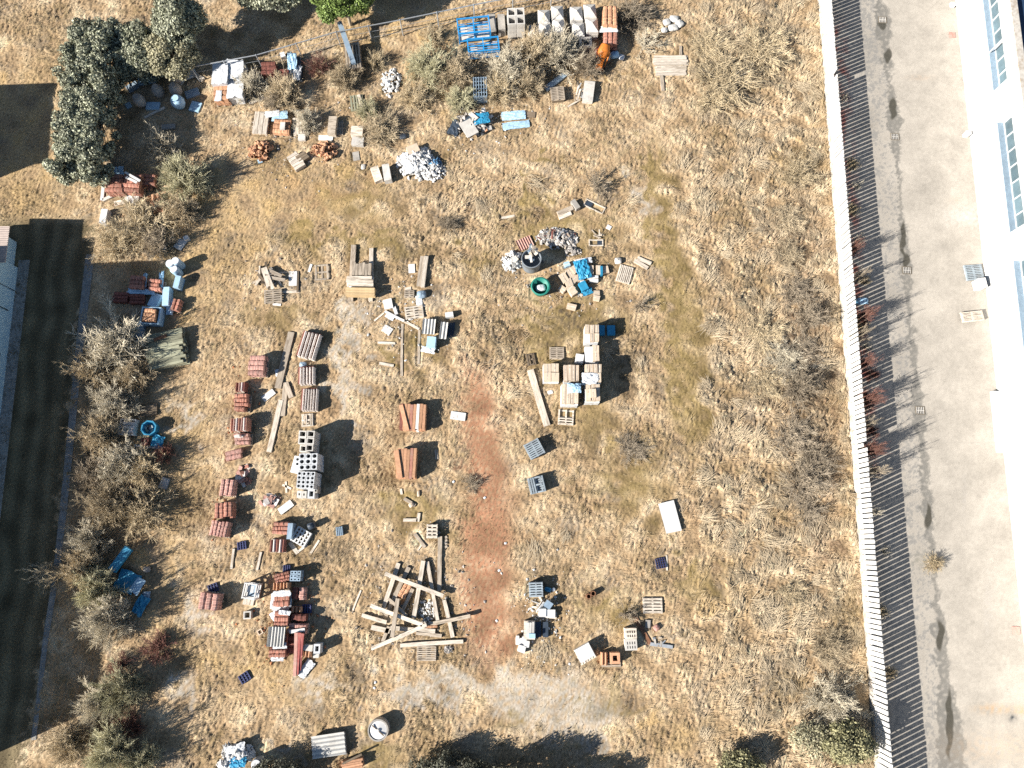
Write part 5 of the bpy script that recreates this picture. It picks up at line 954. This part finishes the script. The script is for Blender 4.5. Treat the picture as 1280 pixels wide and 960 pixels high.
shr = [
 (140,432,44,2.2,'pale','large pale shrub left of the mossy plank pile'), (112,462,28,1.8,'pale2','pale shrub beside the shaded lawn below the plank pile'), (168,470,24,1.5,'pale2','smaller pale shrub just below the plank pile'),
 (140,505,30,1.8,'pale','pale shrub above the white framed bricks'), (122,545,30,1.8,'pale2','pale shrub left of the white framed bricks'), (150,580,32,1.8,'pale','pale shrub below the white framed bricks'),
 (112,595,28,1.6,'dark','dull shrub in the building shadow at left'), (178,585,28,1.5,'gold','tan shrub below the white plank'), (204,568,14,1.0,'red','red brown shrub right of the tub bricks'),
 (132,630,34,2.0,'pale2','pale shrub left of the tan shrubs in mid column'), (172,640,36,1.6,'gold','wide tan shrub above the blue beam'), (110,675,26,1.8,'pale','pale shrub left of the blue beam'),
 (100,712,28,2.2,'pale2','grey pale shrub by the shaded lawn near the tarpaulins'), (120,735,30,2.2,'green','greenish pale shrub left of the blue tarpaulins'), (130,775,32,2.4,'pale','round pale shrub below the tarpaulins'),
 (196,812,22,.9,'red','low red brown shrub above the lower left grass'), (150,830,16,.8,'red','small red brown shrub in the black shade'), (148,862,32,2.2,'green','greenish shrub spreading twigs at the lower left'), (118,880,24,1.8,'pale','pale shrub left of the spreading greenish one'),
 (160,905,20,.9,'red','red brown undergrowth shrub at lower left'), (82,930,30,1.6,'pale2','tan shrub at the lower left corner'), (138,942,34,2.4,'green','grey green shrub at the bottom edge left'), (175,955,24,1.6,'green','smaller grey green shrub at the bottom edge left'), (60,715,20,2.0,'thin','bare spindly sapling reaching over the shaded lawn'),
 (226,222,30,1.9,'green','grey green shrub beside the red tiles below the hedge'), (175,283,40,1.2,'gold','wide dry tan shrub below the red tiles'), (195,305,22,1.3,'dark','dark shrub below the dry tan one'), (206,180,24,1.3,'thin','thin shrub in the hedge shade'),
 (140,300,26,1.0,'gold','low straw shrub left of the dry tan one'), (225,262,22,1.2,'pale2','pale shrub right of the orange tiles'),
 (313,105,22,1.4,'pale','pale shrub in front of the white wrapped bundles'), (355,114,28,1.5,'pale2','pale shrub between tarpaulin boxes and tiles'), (342,128,16,1.0,'dark','dark shrub below the pale tarpaulin shrub'), (382,150,18,1.1,'pale','pale shrub on the board load'), (398,80,18,1.0,'red','brown shrub right of the tarpaulin boxes'),
 (430,95,22,1.3,'pale2','pale shrub below the dark crate'), (470,75,16,.9,'gold','straw shrub right of the steel beam'), (475,160,30,1.0,'pale2','pale low shrub right of the wooden trays'), (460,135,18,1.0,'green','greenish shrub right of the green grey pallet'),
 (538,80,34,1.6,'green','greenish shrub left of the blue racks'), (568,90,30,1.6,'pale2','shrub below the lower blue rack'), (575,125,24,1.3,'green','shrub left of the cage crate'), (634,85,32,1.9,'pale','pale shrub right of the cage crate'), (625,112,24,1.4,'gold','tan shrub right below the cage crate'), (668,62,30,1.9,'pale2','pale shrub in front of the pyramid caps'), (698,62,32,1.9,'pale','pale shrub below the right pyramid caps'), (662,100,24,1.5,'pale2','pale shrub left of the metal channel'), (520,120,26,1.1,'gold','straw shrub above the junk heap'),
 (735,80,20,1.1,'dark','dark shrub left of the cement mixer'), (540,45,18,.8,'gold','straw shrub left of the upper blue rack'),
 (790,18,26,1.0,'dark','dark thicket right of the tall orange bundle'), (806,52,20,.8,'thin','thin shrub in the shadow of the orange bundle'), (745,228,20,.9,'thindark','dead branch bush right of centre top'), (803,380,14,.6,'thindark','small dead bush right of the carton stacks'), (783,768,16,.6,'thindark','small dark twiggy bush above the brown beam'),
 (908,95,40,.9,'gold','wide dry brush clump near the top right'), (890,55,26,.6,'gold','low brush above the wide dry clump'), (955,60,36,.8,'gold','dry brush right of the wide clump'), (893,125,22,.7,'gold','small dry brush below the wide clump'),
 (985,275,22,.45,'pale2','pale brush by the fence in the upper middle'), (995,318,20,.45,'pale2','grey brush by the fence in the upper middle'), (1008,215,24,.8,'gold','straw brush near the fence above the pale one'),
 (955,415,28,.5,'gold','straw brush left of the fence middle'), (985,450,26,.6,'pale','grey dry brush with pale stems left of the fence'), (960,478,24,.45,'gold','low straw brush below the dry pale one'), (1008,480,26,1.2,'dark','dark brush close to the fence middle'), (1000,545,28,.6,'dark','brown brush left of the fence below the middle'), (1015,600,30,.8,'dark','dull brush by the fence lower middle'), (1003,365,22,.6,'dark','short brown brush left of the fence above the middle'), (1012,440,24,.6,'dark','short brown brush left of the fence at the middle'), (1022,575,26,.6,'dark','low brown brush beside the fence lower middle'), (1018,640,22,.5,'dark','small brown brush beside the lower fence'), (1020,395,22,1.0,'dark','dark tall brush touching the fence'),
 (790,560,22,.35,'dark','low dull grass shrub below the carton stacks'),
 (1040,810,24,.6,'pale2','grey brush by the lower fence'), (1045,880,30,1.2,'pale','grey leaning brush above the fence bush'), (1000,745,20,.4,'gold','low straw brush in the lower right grass'), (590,605,12,.4,'dark','dark weed clump left of the red track'), (560,280,14,.5,'dark','dark weed above the center'), (1168,704,11,.5,'gold','dry weeds ringing the manhole'),
]
for i, (py, hgt, r, k) in enumerate(((312,2.3,10,'dark'), (345,2.1,12,'thindark'), (395,2.3,14,'dark'), (420,2.5,14,'thindark'), (452,2.2,12,'red'), (500,2.5,16,'dark'), (528,2.3,12,'thindark'), (562,2.6,14,'dark'), (590,2.4,12,'thindark'), (640,1.9,9,'thin'))):
    lab = ['first','second','third','fourth','fifth','sixth','seventh','eighth','ninth','tenth'][i]+' dark weed counted down the fence line from the top'
    fx = 1023+(py/900)*67
    shr.append((fx+21+(i%3)*4, py, r*.7, hgt*.8, {'dark':'red','thindark':'thindark','red':'red','thin':'thin'}[k], lab))
for i, (py, r, k) in enumerate(((120,6,'thin'), (205,8,'gold'), (232,7,'thin'), (262,8,'gold'), (300,9,'thin'), (350,7,'gold'), (405,10,'gold'), (432,8,'thin'), (468,9,'red'), (508,8,'thin'), (540,8,'red'), (690,7,'thin'), (765,7,'gold'), (842,8,'gold'))):
    lab = ['first','second','third','fourth','fifth','sixth','seventh','eighth','ninth','tenth','eleventh','twelfth','thirteenth','fourteenth'][i]+' weed counted down the yard side of the fence'
    shr.append((1023+(py/900)*67+24+(i%3)*4, py, r, .45, k, lab))
for s in shr:
    q_ = .9 if s[0] < 215 and s[1] > 400 else .84 if s[1] < 170 and 300 < s[0] < 720 else 1.0
    shrub(s[0]-(8 if 985 < s[0] < 1022 else 0), s[1], s[2]*q_, s[3]*(.85 if q_ < 1 else 1), *s[4:])
# ------------------------------------------------------------------ the field
GX = np.arange(-39, 27.5, .058); GY = np.arange(-14.5, 41, .058)
rng = np.random.default_rng(3)
def band(shape, wl, d=.058, aniso=1.0, ang=0.0, width=.45, seed=0):
    g = np.random.default_rng(seed+17); f = np.fft.rfft2(g.normal(size=shape))
    ky = np.fft.fftfreq(shape[0], d)[:, None]; kx = np.fft.rfftfreq(shape[1], d)[None]
    u = kx*math.cos(ang)+ky*math.sin(ang); v = -kx*math.sin(ang)+ky*math.cos(ang)
    k = np.sqrt((u*aniso)**2+(v/aniso)**2)+1e-9
    f *= np.exp(-(np.log(k*wl)/width)**2)
    h = np.fft.irfft2(f, s=shape); return h/h.std()
shp = (len(GY), len(GX))
XX, YY = np.meshgrid(GX, GY); PX, PY = to_px(XX, YY)
n0, n1, n2 = band(shp, 6, seed=1), band(shp, 2.2, seed=2), band(shp, .9, seed=3)
n3, n4, n5 = band(shp, .42, aniso=1.35, ang=R(70), seed=4), band(shp, .22, aniso=1.3, ang=R(100), seed=5), band(shp, .13, seed=6)
wx, wy = PX+14*n1+6*n2, PY+14*band(shp, 2.2, seed=12)+6*band(shp, .9, seed=13)
def blob(cx, cy, rx, ry, rot=0.0, soft=1.0):
    c, s = math.cos(R(rot)), math.sin(R(rot)); a, b = wx-cx, wy-cy
    d = np.sqrt(((a*c+b*s)/rx)**2+((-a*s+b*c)/ry)**2)
    return np.clip((1.25-d)/(.9*soft), 0, 1)**1.3
def blobs(l): return np.clip(sum(blob(*q)*1.0 for q in l), 0, 1)
straw = np.array([.50,.355,.21]); strawl = np.array([.66,.53,.36]); olive = np.array([.25,.185,.065]); brown = np.array([.27,.185,.105]); greyb = np.array([.30,.26,.21])
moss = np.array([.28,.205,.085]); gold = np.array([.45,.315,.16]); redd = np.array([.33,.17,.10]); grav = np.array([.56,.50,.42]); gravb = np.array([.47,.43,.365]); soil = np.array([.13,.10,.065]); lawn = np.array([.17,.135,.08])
def mix(c, t, k): return c*(1-k[..., None])+t*k[..., None]
sm = lambda x: np.clip(x, 0, 1)
col = np.broadcast_to(straw, shp+(3,)).copy()
col = mix(col, strawl, sm(.35+.35*n1+.3*n2)*.75)
col = mix(col, olive, sm(-.15+.35*n0+.35*n2)*.55)
col = mix(col, brown, sm(-.25+.4*n2+.4*n3)*.55)
col = mix(col, greyb, sm(-.35+.5*band(shp, 3.5, seed=21)+.3*n3)*.6)
right = sm(sm((PX-840-25*n0)/90)*(.75+.35*n1)+blobs([(620,470,50,70), (600,290,60,70), (650,420,50,40), (400,310,70,20), (600,240,60,30), (480,780,40,40), (700,240,60,20)])*.45)*(1-blobs([(858,430,40,80),(845,340,30,50),(870,660,20,40)]))                                      # longer, paler straw in the right third
col = mix(col, strawl, right*sm(.45+.4*n1)*.5)
col = mix(col, np.array([.33,.235,.14]), sm(-.1+.75*n0+.25*n1)*(1-right)*.45)
col = mix(col, np.array([.22,.16,.095]), right*sm(-.55+.55*n1+.45*n2)*.8)
goldm = blobs([(380,255,110,50), (290,300,50,60), (440,230,60,30), (560,100,60,30), (230,400,30,60), (250,330,60,90), (330,240,90,60), (240,560,40,70), (40,160,80,120), (30,240,70,40), (210,700,30,130), (330,830,120,40), (390,870,60,20), (460,30,60,40), (520,15,80,25), (560,60,50,40), (770,95,40,16), (1000,215,30,30), (905,740,30,60), (860,920,60,30)])
col = mix(col, gold, goldm*sm(.55+.3*n1))
wx, wy = PX+9*n1+4*n2, PY+10*n1+4*n2
mossm = blobs([(818,215,18,44), (826,265,18,56), (834,310,18,40), (850,385,28,50), (866,520,26,50), (700,290,90,30), (735,520,40,40), (600,330,30,20), (470,300,50,24), (440,250,60,24), (845,350,22,40), (858,430,36,62), (850,490,30,40), (700,410,60,36), (740,395,50,30), (690,440,40,40), (515,430,14,44), (530,440,20,20), (483,440,10,16), (675,265,12,22), (665,240,10,24), (350,395,60,16), (680,200,30,10), (760,760,40,30), (640,900,30,16), (750,880,60,20), (870,730,30,30), (470,945,50,24), (390,300,60,16), (790,600,50,60), (520,640,60,30)])
col = mix(col, moss*.95, mossm*sm(.9+.15*n2)*.9)
col = mix(col, np.array([.24,.17,.095]), blobs([(745,560,70,60), (770,460,50,60), (640,400,30,60), (420,700,40,50), (450,590,40,60), (560,300,40,30), (350,400,50,24), (250,640,20,60), (880,640,30,40), (700,700,60,40), (520,250,50,20)])*sm(.45+.45*n2)*.75)
col = mix(col, soil, blobs([(512,440,9,34), (730,405,50,18), (700,430,30,14), (520,375,16,12), (592,605,18,16,0), (610,800,16,16), (590,590,12,8), (790,470,24,30), (425,690,24,12)])*sm(.6+.3*n3))
redm = blobs([(598,500,16,36), (603,545,14,40), (612,640,24,60), (605,720,26,60), (615,790,26,40), (600,820,26,14), (870,655,14,40), (395,245,60,16), (640,745,14,60), (290,485,14,30), (405,500,20,40)])
wx, wy = PX+5*n1+2*n3, PY+6*n1+2*n4
redk = blobs([(598,505,26,50), (604,560,26,60), (612,640,38,74), (607,720,40,74), (616,790,40,50)])
col = mix(col, redd*1.2, sm(redk*(.8+.16*n3+.14*n4))); col = mix(col, np.array([.42,.27,.15]), sm(redm-redk)*.5)
wx, wy = PX+9*n1+4*n2, PY+10*n1+4*n2
gravm = blobs([(700,890,76,48), (660,860,70,30), (545,865,60,22), (745,905,30,26), (640,865,40,20), (680,875,60,24), (580,855,40,18), (520,870,50,14), (430,445,14,70), (445,400,12,40), (432,500,14,30), (230,860,12,36), (235,520,20,20), (220,540,14,16), (800,250,12,26), (560,850,30,14), (245,770,26,20), (400,860,40,16), (350,930,20,10)])
col = mix(col, mix(np.broadcast_to(grav, shp+(3,)), gravb, sm(.4+.5*n2)), gravm*sm(.7+.25*n3)*.9)
col = mix(col, np.array([.25,.165,.105]), blobs([(1000,300,40,60), (1015,400,36,60), (1010,500,46,80), (1022,590,40,60), (1030,680,22,40), (985,440,36,50)])*sm(.55+.35*n2+.2*n3)*.85)
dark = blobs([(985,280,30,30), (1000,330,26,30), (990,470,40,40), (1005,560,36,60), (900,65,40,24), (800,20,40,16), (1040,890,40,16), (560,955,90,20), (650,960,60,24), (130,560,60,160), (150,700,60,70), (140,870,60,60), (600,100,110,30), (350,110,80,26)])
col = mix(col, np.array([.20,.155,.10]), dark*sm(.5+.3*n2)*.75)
# the mown lawn in the building's shade
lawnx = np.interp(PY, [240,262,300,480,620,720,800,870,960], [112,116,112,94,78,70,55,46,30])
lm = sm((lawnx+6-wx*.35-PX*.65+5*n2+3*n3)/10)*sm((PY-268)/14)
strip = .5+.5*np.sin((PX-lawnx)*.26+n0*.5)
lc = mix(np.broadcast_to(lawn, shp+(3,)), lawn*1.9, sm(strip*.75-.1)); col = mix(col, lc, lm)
fieldm = sm((falong(0,0)*0+FA[0]+.15+(FA[1]-YY)*(FB[0]-FA[0])/(FA[1]-FB[1])-XX)/.3)
col *= (1+.10*n4+.07*n5)[..., None]*(1+.12*n1)[..., None]
rough = np.clip(1-gravm*.9-redk*.85-mossm*.55-lm*.92-goldm*.3, .08, 1)*(.32+.68*right+.16*sm(n0))
H = .85*rough*(.03*n1+.045*np.maximum(n2,-.6)+.05*n3+.03*n4)+.007*n5
H = np.maximum(H+.05, -.02)
flat = np.ones(shp)
for (fx, fy, a, b, rz) in FEET:
    r_ = math.hypot(a, b)+.3; i0, i1 = np.searchsorted(GY, (fy-r_, fy+r_)); k0, k1 = np.searchsorted(GX, (fx-r_, fx+r_))
    if i0 >= i1 or k0 >= k1: continue
    dx, dy = XX[i0:i1,k0:k1]-fx, YY[i0:i1,k0:k1]-fy; c, s = math.cos(rz), math.sin(rz)
    u, v = np.abs(dx*c+dy*s)-a, np.abs(-dx*s+dy*c)-b
    flat[i0:i1,k0:k1] = np.minimum(flat[i0:i1,k0:k1], sm(np.maximum(u, v)/.12))
H = H*flat*fieldm-.03*(1-fieldm)-.006*(1-flat)
col = np.clip(col, .012, .75)
# one sheet: fine inside, coarse out to the distance
ex = np.concatenate([-np.geomspace(300, 41, 16), GX, np.geomspace(29, 300, 16)]); ey = np.concatenate([-np.geomspace(300, 16, 16), GY, np.geomspace(43, 300, 16)])
nx, ny = len(ex), len(ey); EX, EY = np.meshgrid(ex, ey)
pad = lambda a, v=None: np.pad(a, ((16,16),(16,16))+((0,0),)*(a.ndim-2), mode='edge')
EZ = pad(H); EC = pad(col)
EZ[:, -16:] = -.03
idx = np.arange(nx*ny).reshape(ny, nx); quads = np.stack([idx[:-1,:-1], idx[:-1,1:], idx[1:,1:], idx[1:,:-1]], -1).reshape(-1,4)
gmat = attr_mat('dry_field_ground', .95, 45, .22)
g = link('ground', big_mesh('ground', np.stack([EX,EY,EZ], -1).reshape(-1,3), None, gmat, EC.reshape(-1,3), quads)); tag(g, 'rough dry grass field with bare tracks and gravel patches', 'ground', kind='structure')
g.data.polygons.foreach_set('use_smooth', [True]*len(g.data.polygons))
# grass blades
def pick(x, y): return np.clip(((y-GY[0])/.058).astype(int), 0, shp[0]-1), np.clip(((x-GX[0])/.058).astype(int), 0, shp[1]-1)
nb = 900000
bx_, by_ = rng.uniform(-37, 25.5, nb), rng.uniform(-13, 39.5, nb); i, k = pick(bx_, by_)
dens = np.clip(1-gravm*.88-redk*.9-mossm*.78-lm*.35, .04, 1)*np.clip(.25+.4*sm(.3+.6*n1+.3*n0)+.4*right, 0, 1)*(1-.45*goldm)*(flat > .93)*(fieldm > .95)
keep = rng.random(nb) < dens[i, k]; bx_, by_, i, k = bx_[keep], by_[keep], i[keep], k[keep]; nb = len(bx_)
flow = 1.1*n1+.8*n0+R(60); an = flow[i, k]+rng.normal(0, 1, nb)*(.8-.4*right[i,k])
rr = right[i, k]; tall = np.clip(.5+.35*n2[i, k]+.3*n0[i, k], .15, 1.3)
L = rng.uniform(.07, .24, nb)*(.6+.5*tall)*(1+1.5*rr); up = rng.uniform(.15, .8, nb)*(1-.35*rr)
wd = rng.uniform(.007, .014, nb)*(1+.35*rr)
dx, dy = np.cos(an), np.sin(an); z0 = H[i, k]-.01
v = np.empty((nb, 5, 3)); hx, hy = -dy*wd, dx*wd
m1, m2 = L*.5, L
def st(q, x, y, z): v[:, q, 0] = x; v[:, q, 1] = y; v[:, q, 2] = z
st(0, bx_-hx, by_-hy, z0); st(1, bx_+hx, by_+hy, z0)
mz = z0+L*.5*up*.9+.015; st(2, bx_+dx*m1*.8-hx*.9, by_+dy*m1*.8-hy*.9, mz); st(3, bx_+dx*m1*.8+hx*.9, by_+dy*m1*.8+hy*.9, mz)
st(4, bx_+dx*m2*.95, by_+dy*m2*.95, z0+L*up*.75+.01)
b5 = (np.arange(nb)*5)[:, None]; tri = np.concatenate([b5+np.array([0,1,3]), b5+np.array([0,3,2]), b5+np.array([2,3,4])])
grp = None
bc = col[i, k]*rng.uniform(.85, 1.22, nb)[:, None]; pal = rng.random(nb) < (.12+.3*right[i,k])*np.clip(1-lm[i,k]*2-goldm[i,k]*.5-redk[i,k]*2-gravm[i,k], 0, 1); bc[pal] = bc[pal]*.45+strawl*.58
bc = np.clip(np.repeat(bc, 5, 0), .01, .8)
# fans of long pale straw among the shorter grass
nf, per = 260, 70
fx_ = np.concatenate([rng.uniform(870, 1030, 120), rng.uniform(560, 860, 40)]); fy_ = np.concatenate([rng.uniform(0, 930, 120), rng.uniform(200, 900, 40)])
fp = np.array([P(a, b) for a, b in zip(fx_, fy_)]); ii, kk = pick(fp[:,0], fp[:,1]); ok = (flat[ii,kk] > .95)*(fieldm[ii,kk] > .99)*(redk[ii,kk] < .1)*(gravm[ii,kk] < .3)*(mossm[ii,kk] < .25); fp = fp[ok]; nf = len(fp)
ang = np.repeat(flow[ii,kk][ok]+rng.normal(0,.6,nf), per)+rng.normal(0,.38,nf*per); big = np.repeat(rng.uniform(.4,1.0,nf), per)
bx2 = np.repeat(fp[:,0], per)+rng.normal(0,.22,nf*per)*big; by2 = np.repeat(fp[:,1], per)+rng.normal(0,.22,nf*per)*big
i2, k2 = pick(bx2, by2); g2 = (flat[i2,k2] > .93)*(fieldm[i2,k2] > .95); L2 = rng.uniform(.45,1.2,nf*per)*big; u2 = rng.uniform(.15,.4,nf*per); w2 = rng.uniform(.009,.016,nf*per); z2 = H[i2,k2]
ca, sa = np.cos(ang), np.sin(ang); v2 = np.empty((nf*per,5,3)); hx2, hy2 = -sa*w2, ca*w2
for q, (t_, s_, zz) in enumerate(((0,-1,0), (0,1,0), (.5,-.9,.75), (.5,.9,.75), (1,0,.55))):
    v2[:,q,0] = bx2+ca*L2*t_+hx2*s_; v2[:,q,1] = by2+sa*L2*t_+hy2*s_; v2[:,q,2] = z2+L2*u2*zz
v2 = v2[g2]; n2_ = len(v2); b2 = (np.arange(n2_)*5)[:, None]+nb*5
tri = np.concatenate([tri]+[b2+np.array(q) for q in ([0,1,3], [0,3,2], [2,3,4])]); v = np.concatenate([v, v2])
c2 = strawl*rng.uniform(.75,1.25,n2_)[:, None]; bc = np.concatenate([bc, np.clip(np.repeat(c2, 5, 0), .01, .8)])
gr = link('grass', big_mesh('grass', v.reshape(-1,3), tri, attr_mat('grass_blades', .85, 3, .1, .15), bc)); tag(gr, 'dry straw coloured grass growing over the field', 'grass', kind='stuff')
# path along the lawn
pth = [(113,318,11), (103,400,10), (95,480,9), (87,560,9), (79,640,9), (70,720,8), (57,800,7), (50,860,6), (42,925,6)]
vs = []; fs = []
for px, py, w_ in pth:
    for sgn in (-1, 1):
        a, b = P(px+sgn*w_/2, py, .06); vs.append((a, b, .075))
    for sgn in (1, -1):
        a, b = P(px+sgn*w_/2, py, .06); vs.append((a, b, -.05))
for q in range(len(pth)-1):
    for e in range(4): fs.append((q*4+e, q*4+(e+1)%4, q*4+4+(e+1)%4, q*4+4+e))
tag(link('path', MB().add(vs, fs).mesh('path', mat('worn_path', (.30,.30,.29), .9, .3, 3, 0))), 'narrow worn concrete path beside the shaded lawn', 'path', kind='structure')
# ------------------------------------------------------------------ concrete yard
yx = np.arange(0, 26, .06); yy = np.arange(-16, 42, .06); YX, YYY = np.meshgrid(yx, yy)
fx0 = FA[0]+(FA[1]-YYY)*(FB[0]-FA[0])/(FA[1]-FB[1])+.06
YX = YX+fx0; YPX, YPY = to_px(YX, YYY); ys = YX.shape
m0, m1_, m2_, m3_ = band(ys, 4, .06, seed=31), band(ys, 1.2, .06, seed=32), band(ys, .4, .06, seed=33), band(ys, .16, .06, seed=34)
cen = np.interp(YPY, [-60,0,60,140,260,335,400,470,560,640,700,760,840,900,1000], [1092,1100,1107,1117,1126,1132.5,1138,1144,1153,1160,1166,1172,1180,1186,1196])
yc = np.broadcast_to(np.array([.455,.415,.36]), ys+(3,)).copy()
yc *= (1+.05*m0+.035*m1_+.03*m2_+.03*m3_)[..., None]
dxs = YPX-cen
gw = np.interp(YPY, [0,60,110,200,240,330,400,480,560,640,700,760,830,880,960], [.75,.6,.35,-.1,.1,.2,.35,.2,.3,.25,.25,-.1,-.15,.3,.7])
grey = sm((-dxs+1)/5)*sm(gw+.45*m1_+.5*m2_+.45*m3_)  # grey stain mottling; beside the fence weeds it also paints their shadow
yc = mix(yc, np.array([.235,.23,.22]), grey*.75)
wid = np.interp(YPY, [0,20,40,60,80,100,130,150,165,185,220,255,300,340,355,400,440,470,500,530,550,600,640,680,700,740,790,830,870,900,960], [5,11,11,7,8,3,8,12,8,6,3,3,7,9,6,4,6,5,9,9,6,6,9,5,5,4,11,7,11,17,20])
wet = sm((wid-np.abs(dxs+1.5*m1_+1.0*m2_))/2.2+.3*m3_)*sm(1.0+.3*m2_)
yc = mix(yc, np.array([.21,.20,.18]), wet*.88)
def pool(cx, cy, rx, ry): return sm((1.0-np.sqrt(((YPX-cx-1.2*m1_)/rx)**2+((YPY-cy)/ry)**2))*4)
deep = np.clip(sum(pool(*q) for q in ((1110,70,3.5,11), (1116,136,5,16), (1129,300,4,26), (1133,326,5,10), (1103,30,6,9), (1187,905,5,50), (1176,795,5,22), (1160,645,4,18))), 0, 1)
yc = mix(yc, np.array([.075,.07,.055]), deep*.9)
def ys_(cx, cy, rx, ry, c, k): 
    global yc
    yc = mix(yc, np.array(c), np.exp(-((YPX-cx)/rx)**2-((YPY-cy)/ry)**2)*k*sm(.6+.3*m2_))
ys_(1243,886,22,6,(.50,.33,.18),.7); ys_(1278,888,10,5,(.55,.36,.18),.8); ys_(1266,898,5,5,(.08,.085,.09),1.2); ys_(1240,935,60,20,(.50,.38,.27),.5); ys_(1150,700,12,10,(.3,.28,.22),.6); ys_(1210,270,26,10,(.56,.55,.52),.7); ys_(1150,97,16,3,(.48,.36,.26),.5); ys_(1170,704,8,8,(.25,.2,.11),.8); ys_(1145,765,4,7,(.25,.25,.24),.8); ys_(1205,620,3,26,(.36,.34,.32),.4); ys_(1235,760,6,40,(.38,.36,.34),.4); ys_(1195,250,10,4,(.42,.33,.24),.4)
red = sm((1-np.abs(YPX-(1042+(YPY)*.0745))/17))*sm(.1+.6*m1_+.5*m3_)*sm((YPY-10)/40)*sm((620-YPY)/40)  # red tint of the fence shadow, painted into the concrete colour
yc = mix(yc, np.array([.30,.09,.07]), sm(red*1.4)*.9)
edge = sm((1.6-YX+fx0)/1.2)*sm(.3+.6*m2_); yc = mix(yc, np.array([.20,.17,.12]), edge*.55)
# joints of the slabs
jt = sm(1-np.abs(((YYY+.5*YX*.02) % 6.2)-.03)/.05)*.25; yc = mix(yc, np.array([.32,.30,.27]), jt)
ro = np.clip(.85-.25*wet-.45*deep, .25, 1)
idx = np.arange(YX.size).reshape(ys); q4 = np.stack([idx[:-1,:-1], idx[:-1,1:], idx[1:,1:], idx[1:,:-1]], -1).reshape(-1,4)
yz = .002+.0*YX
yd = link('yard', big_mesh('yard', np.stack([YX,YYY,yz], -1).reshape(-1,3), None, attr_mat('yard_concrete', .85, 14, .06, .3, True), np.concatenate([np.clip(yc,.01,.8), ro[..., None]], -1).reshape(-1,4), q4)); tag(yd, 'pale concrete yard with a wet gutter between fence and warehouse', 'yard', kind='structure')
# ------------------------------------------------------------------ light and camera
w = bpy.data.worlds.new('World'); scene.world = w; w.use_nodes = True; nt = w.node_tree
sk = N(nt, 'ShaderNodeTexSky', sky_type='NISHITA'); sk.sun_disc = False; sk.dust_density = .3; sk.sun_elevation = SUN_EL; sk.sun_rotation = R(246)
bg = nt.nodes['Background']; bg.inputs['Strength'].default_value = .05; nt.links.new(sk.outputs['Color'], bg.inputs['Color'])
sl = bpy.data.lights.new('sun', 'SUN'); sl.energy = 5.0; sl.angle = R(.5); sl.color = (1, .94, .85)
so = bpy.data.objects.new('sun', sl); C.objects.link(so)
so.rotation_euler = Vector((math.cos(SUN_AZ)*math.cos(SUN_EL), math.sin(SUN_AZ)*math.cos(SUN_EL), -math.sin(SUN_EL))).to_track_quat('-Z', 'Y').to_euler()
cd = bpy.data.cameras.new('camera'); cd.sensor_width = 36; cd.lens = FOC/1280*36; cd.clip_end = 1500
co = bpy.data.objects.new('camera', cd); C.objects.link(co); co.location = (0, 0, CAM_H); co.rotation_euler = (TILT, 0, 0); scene.camera = co
vs_ = scene.view_settings; vs_.view_transform = 'Standard'; vs_.look = 'None'; vs_.gamma = 1; vs_.exposure = .82; vs_.use_curve_mapping = False
scene.render.engine = 'CYCLES'; scene.cycles.max_bounces = 5; scene.cycles.diffuse_bounces = 1; scene.cycles.use_denoising = False
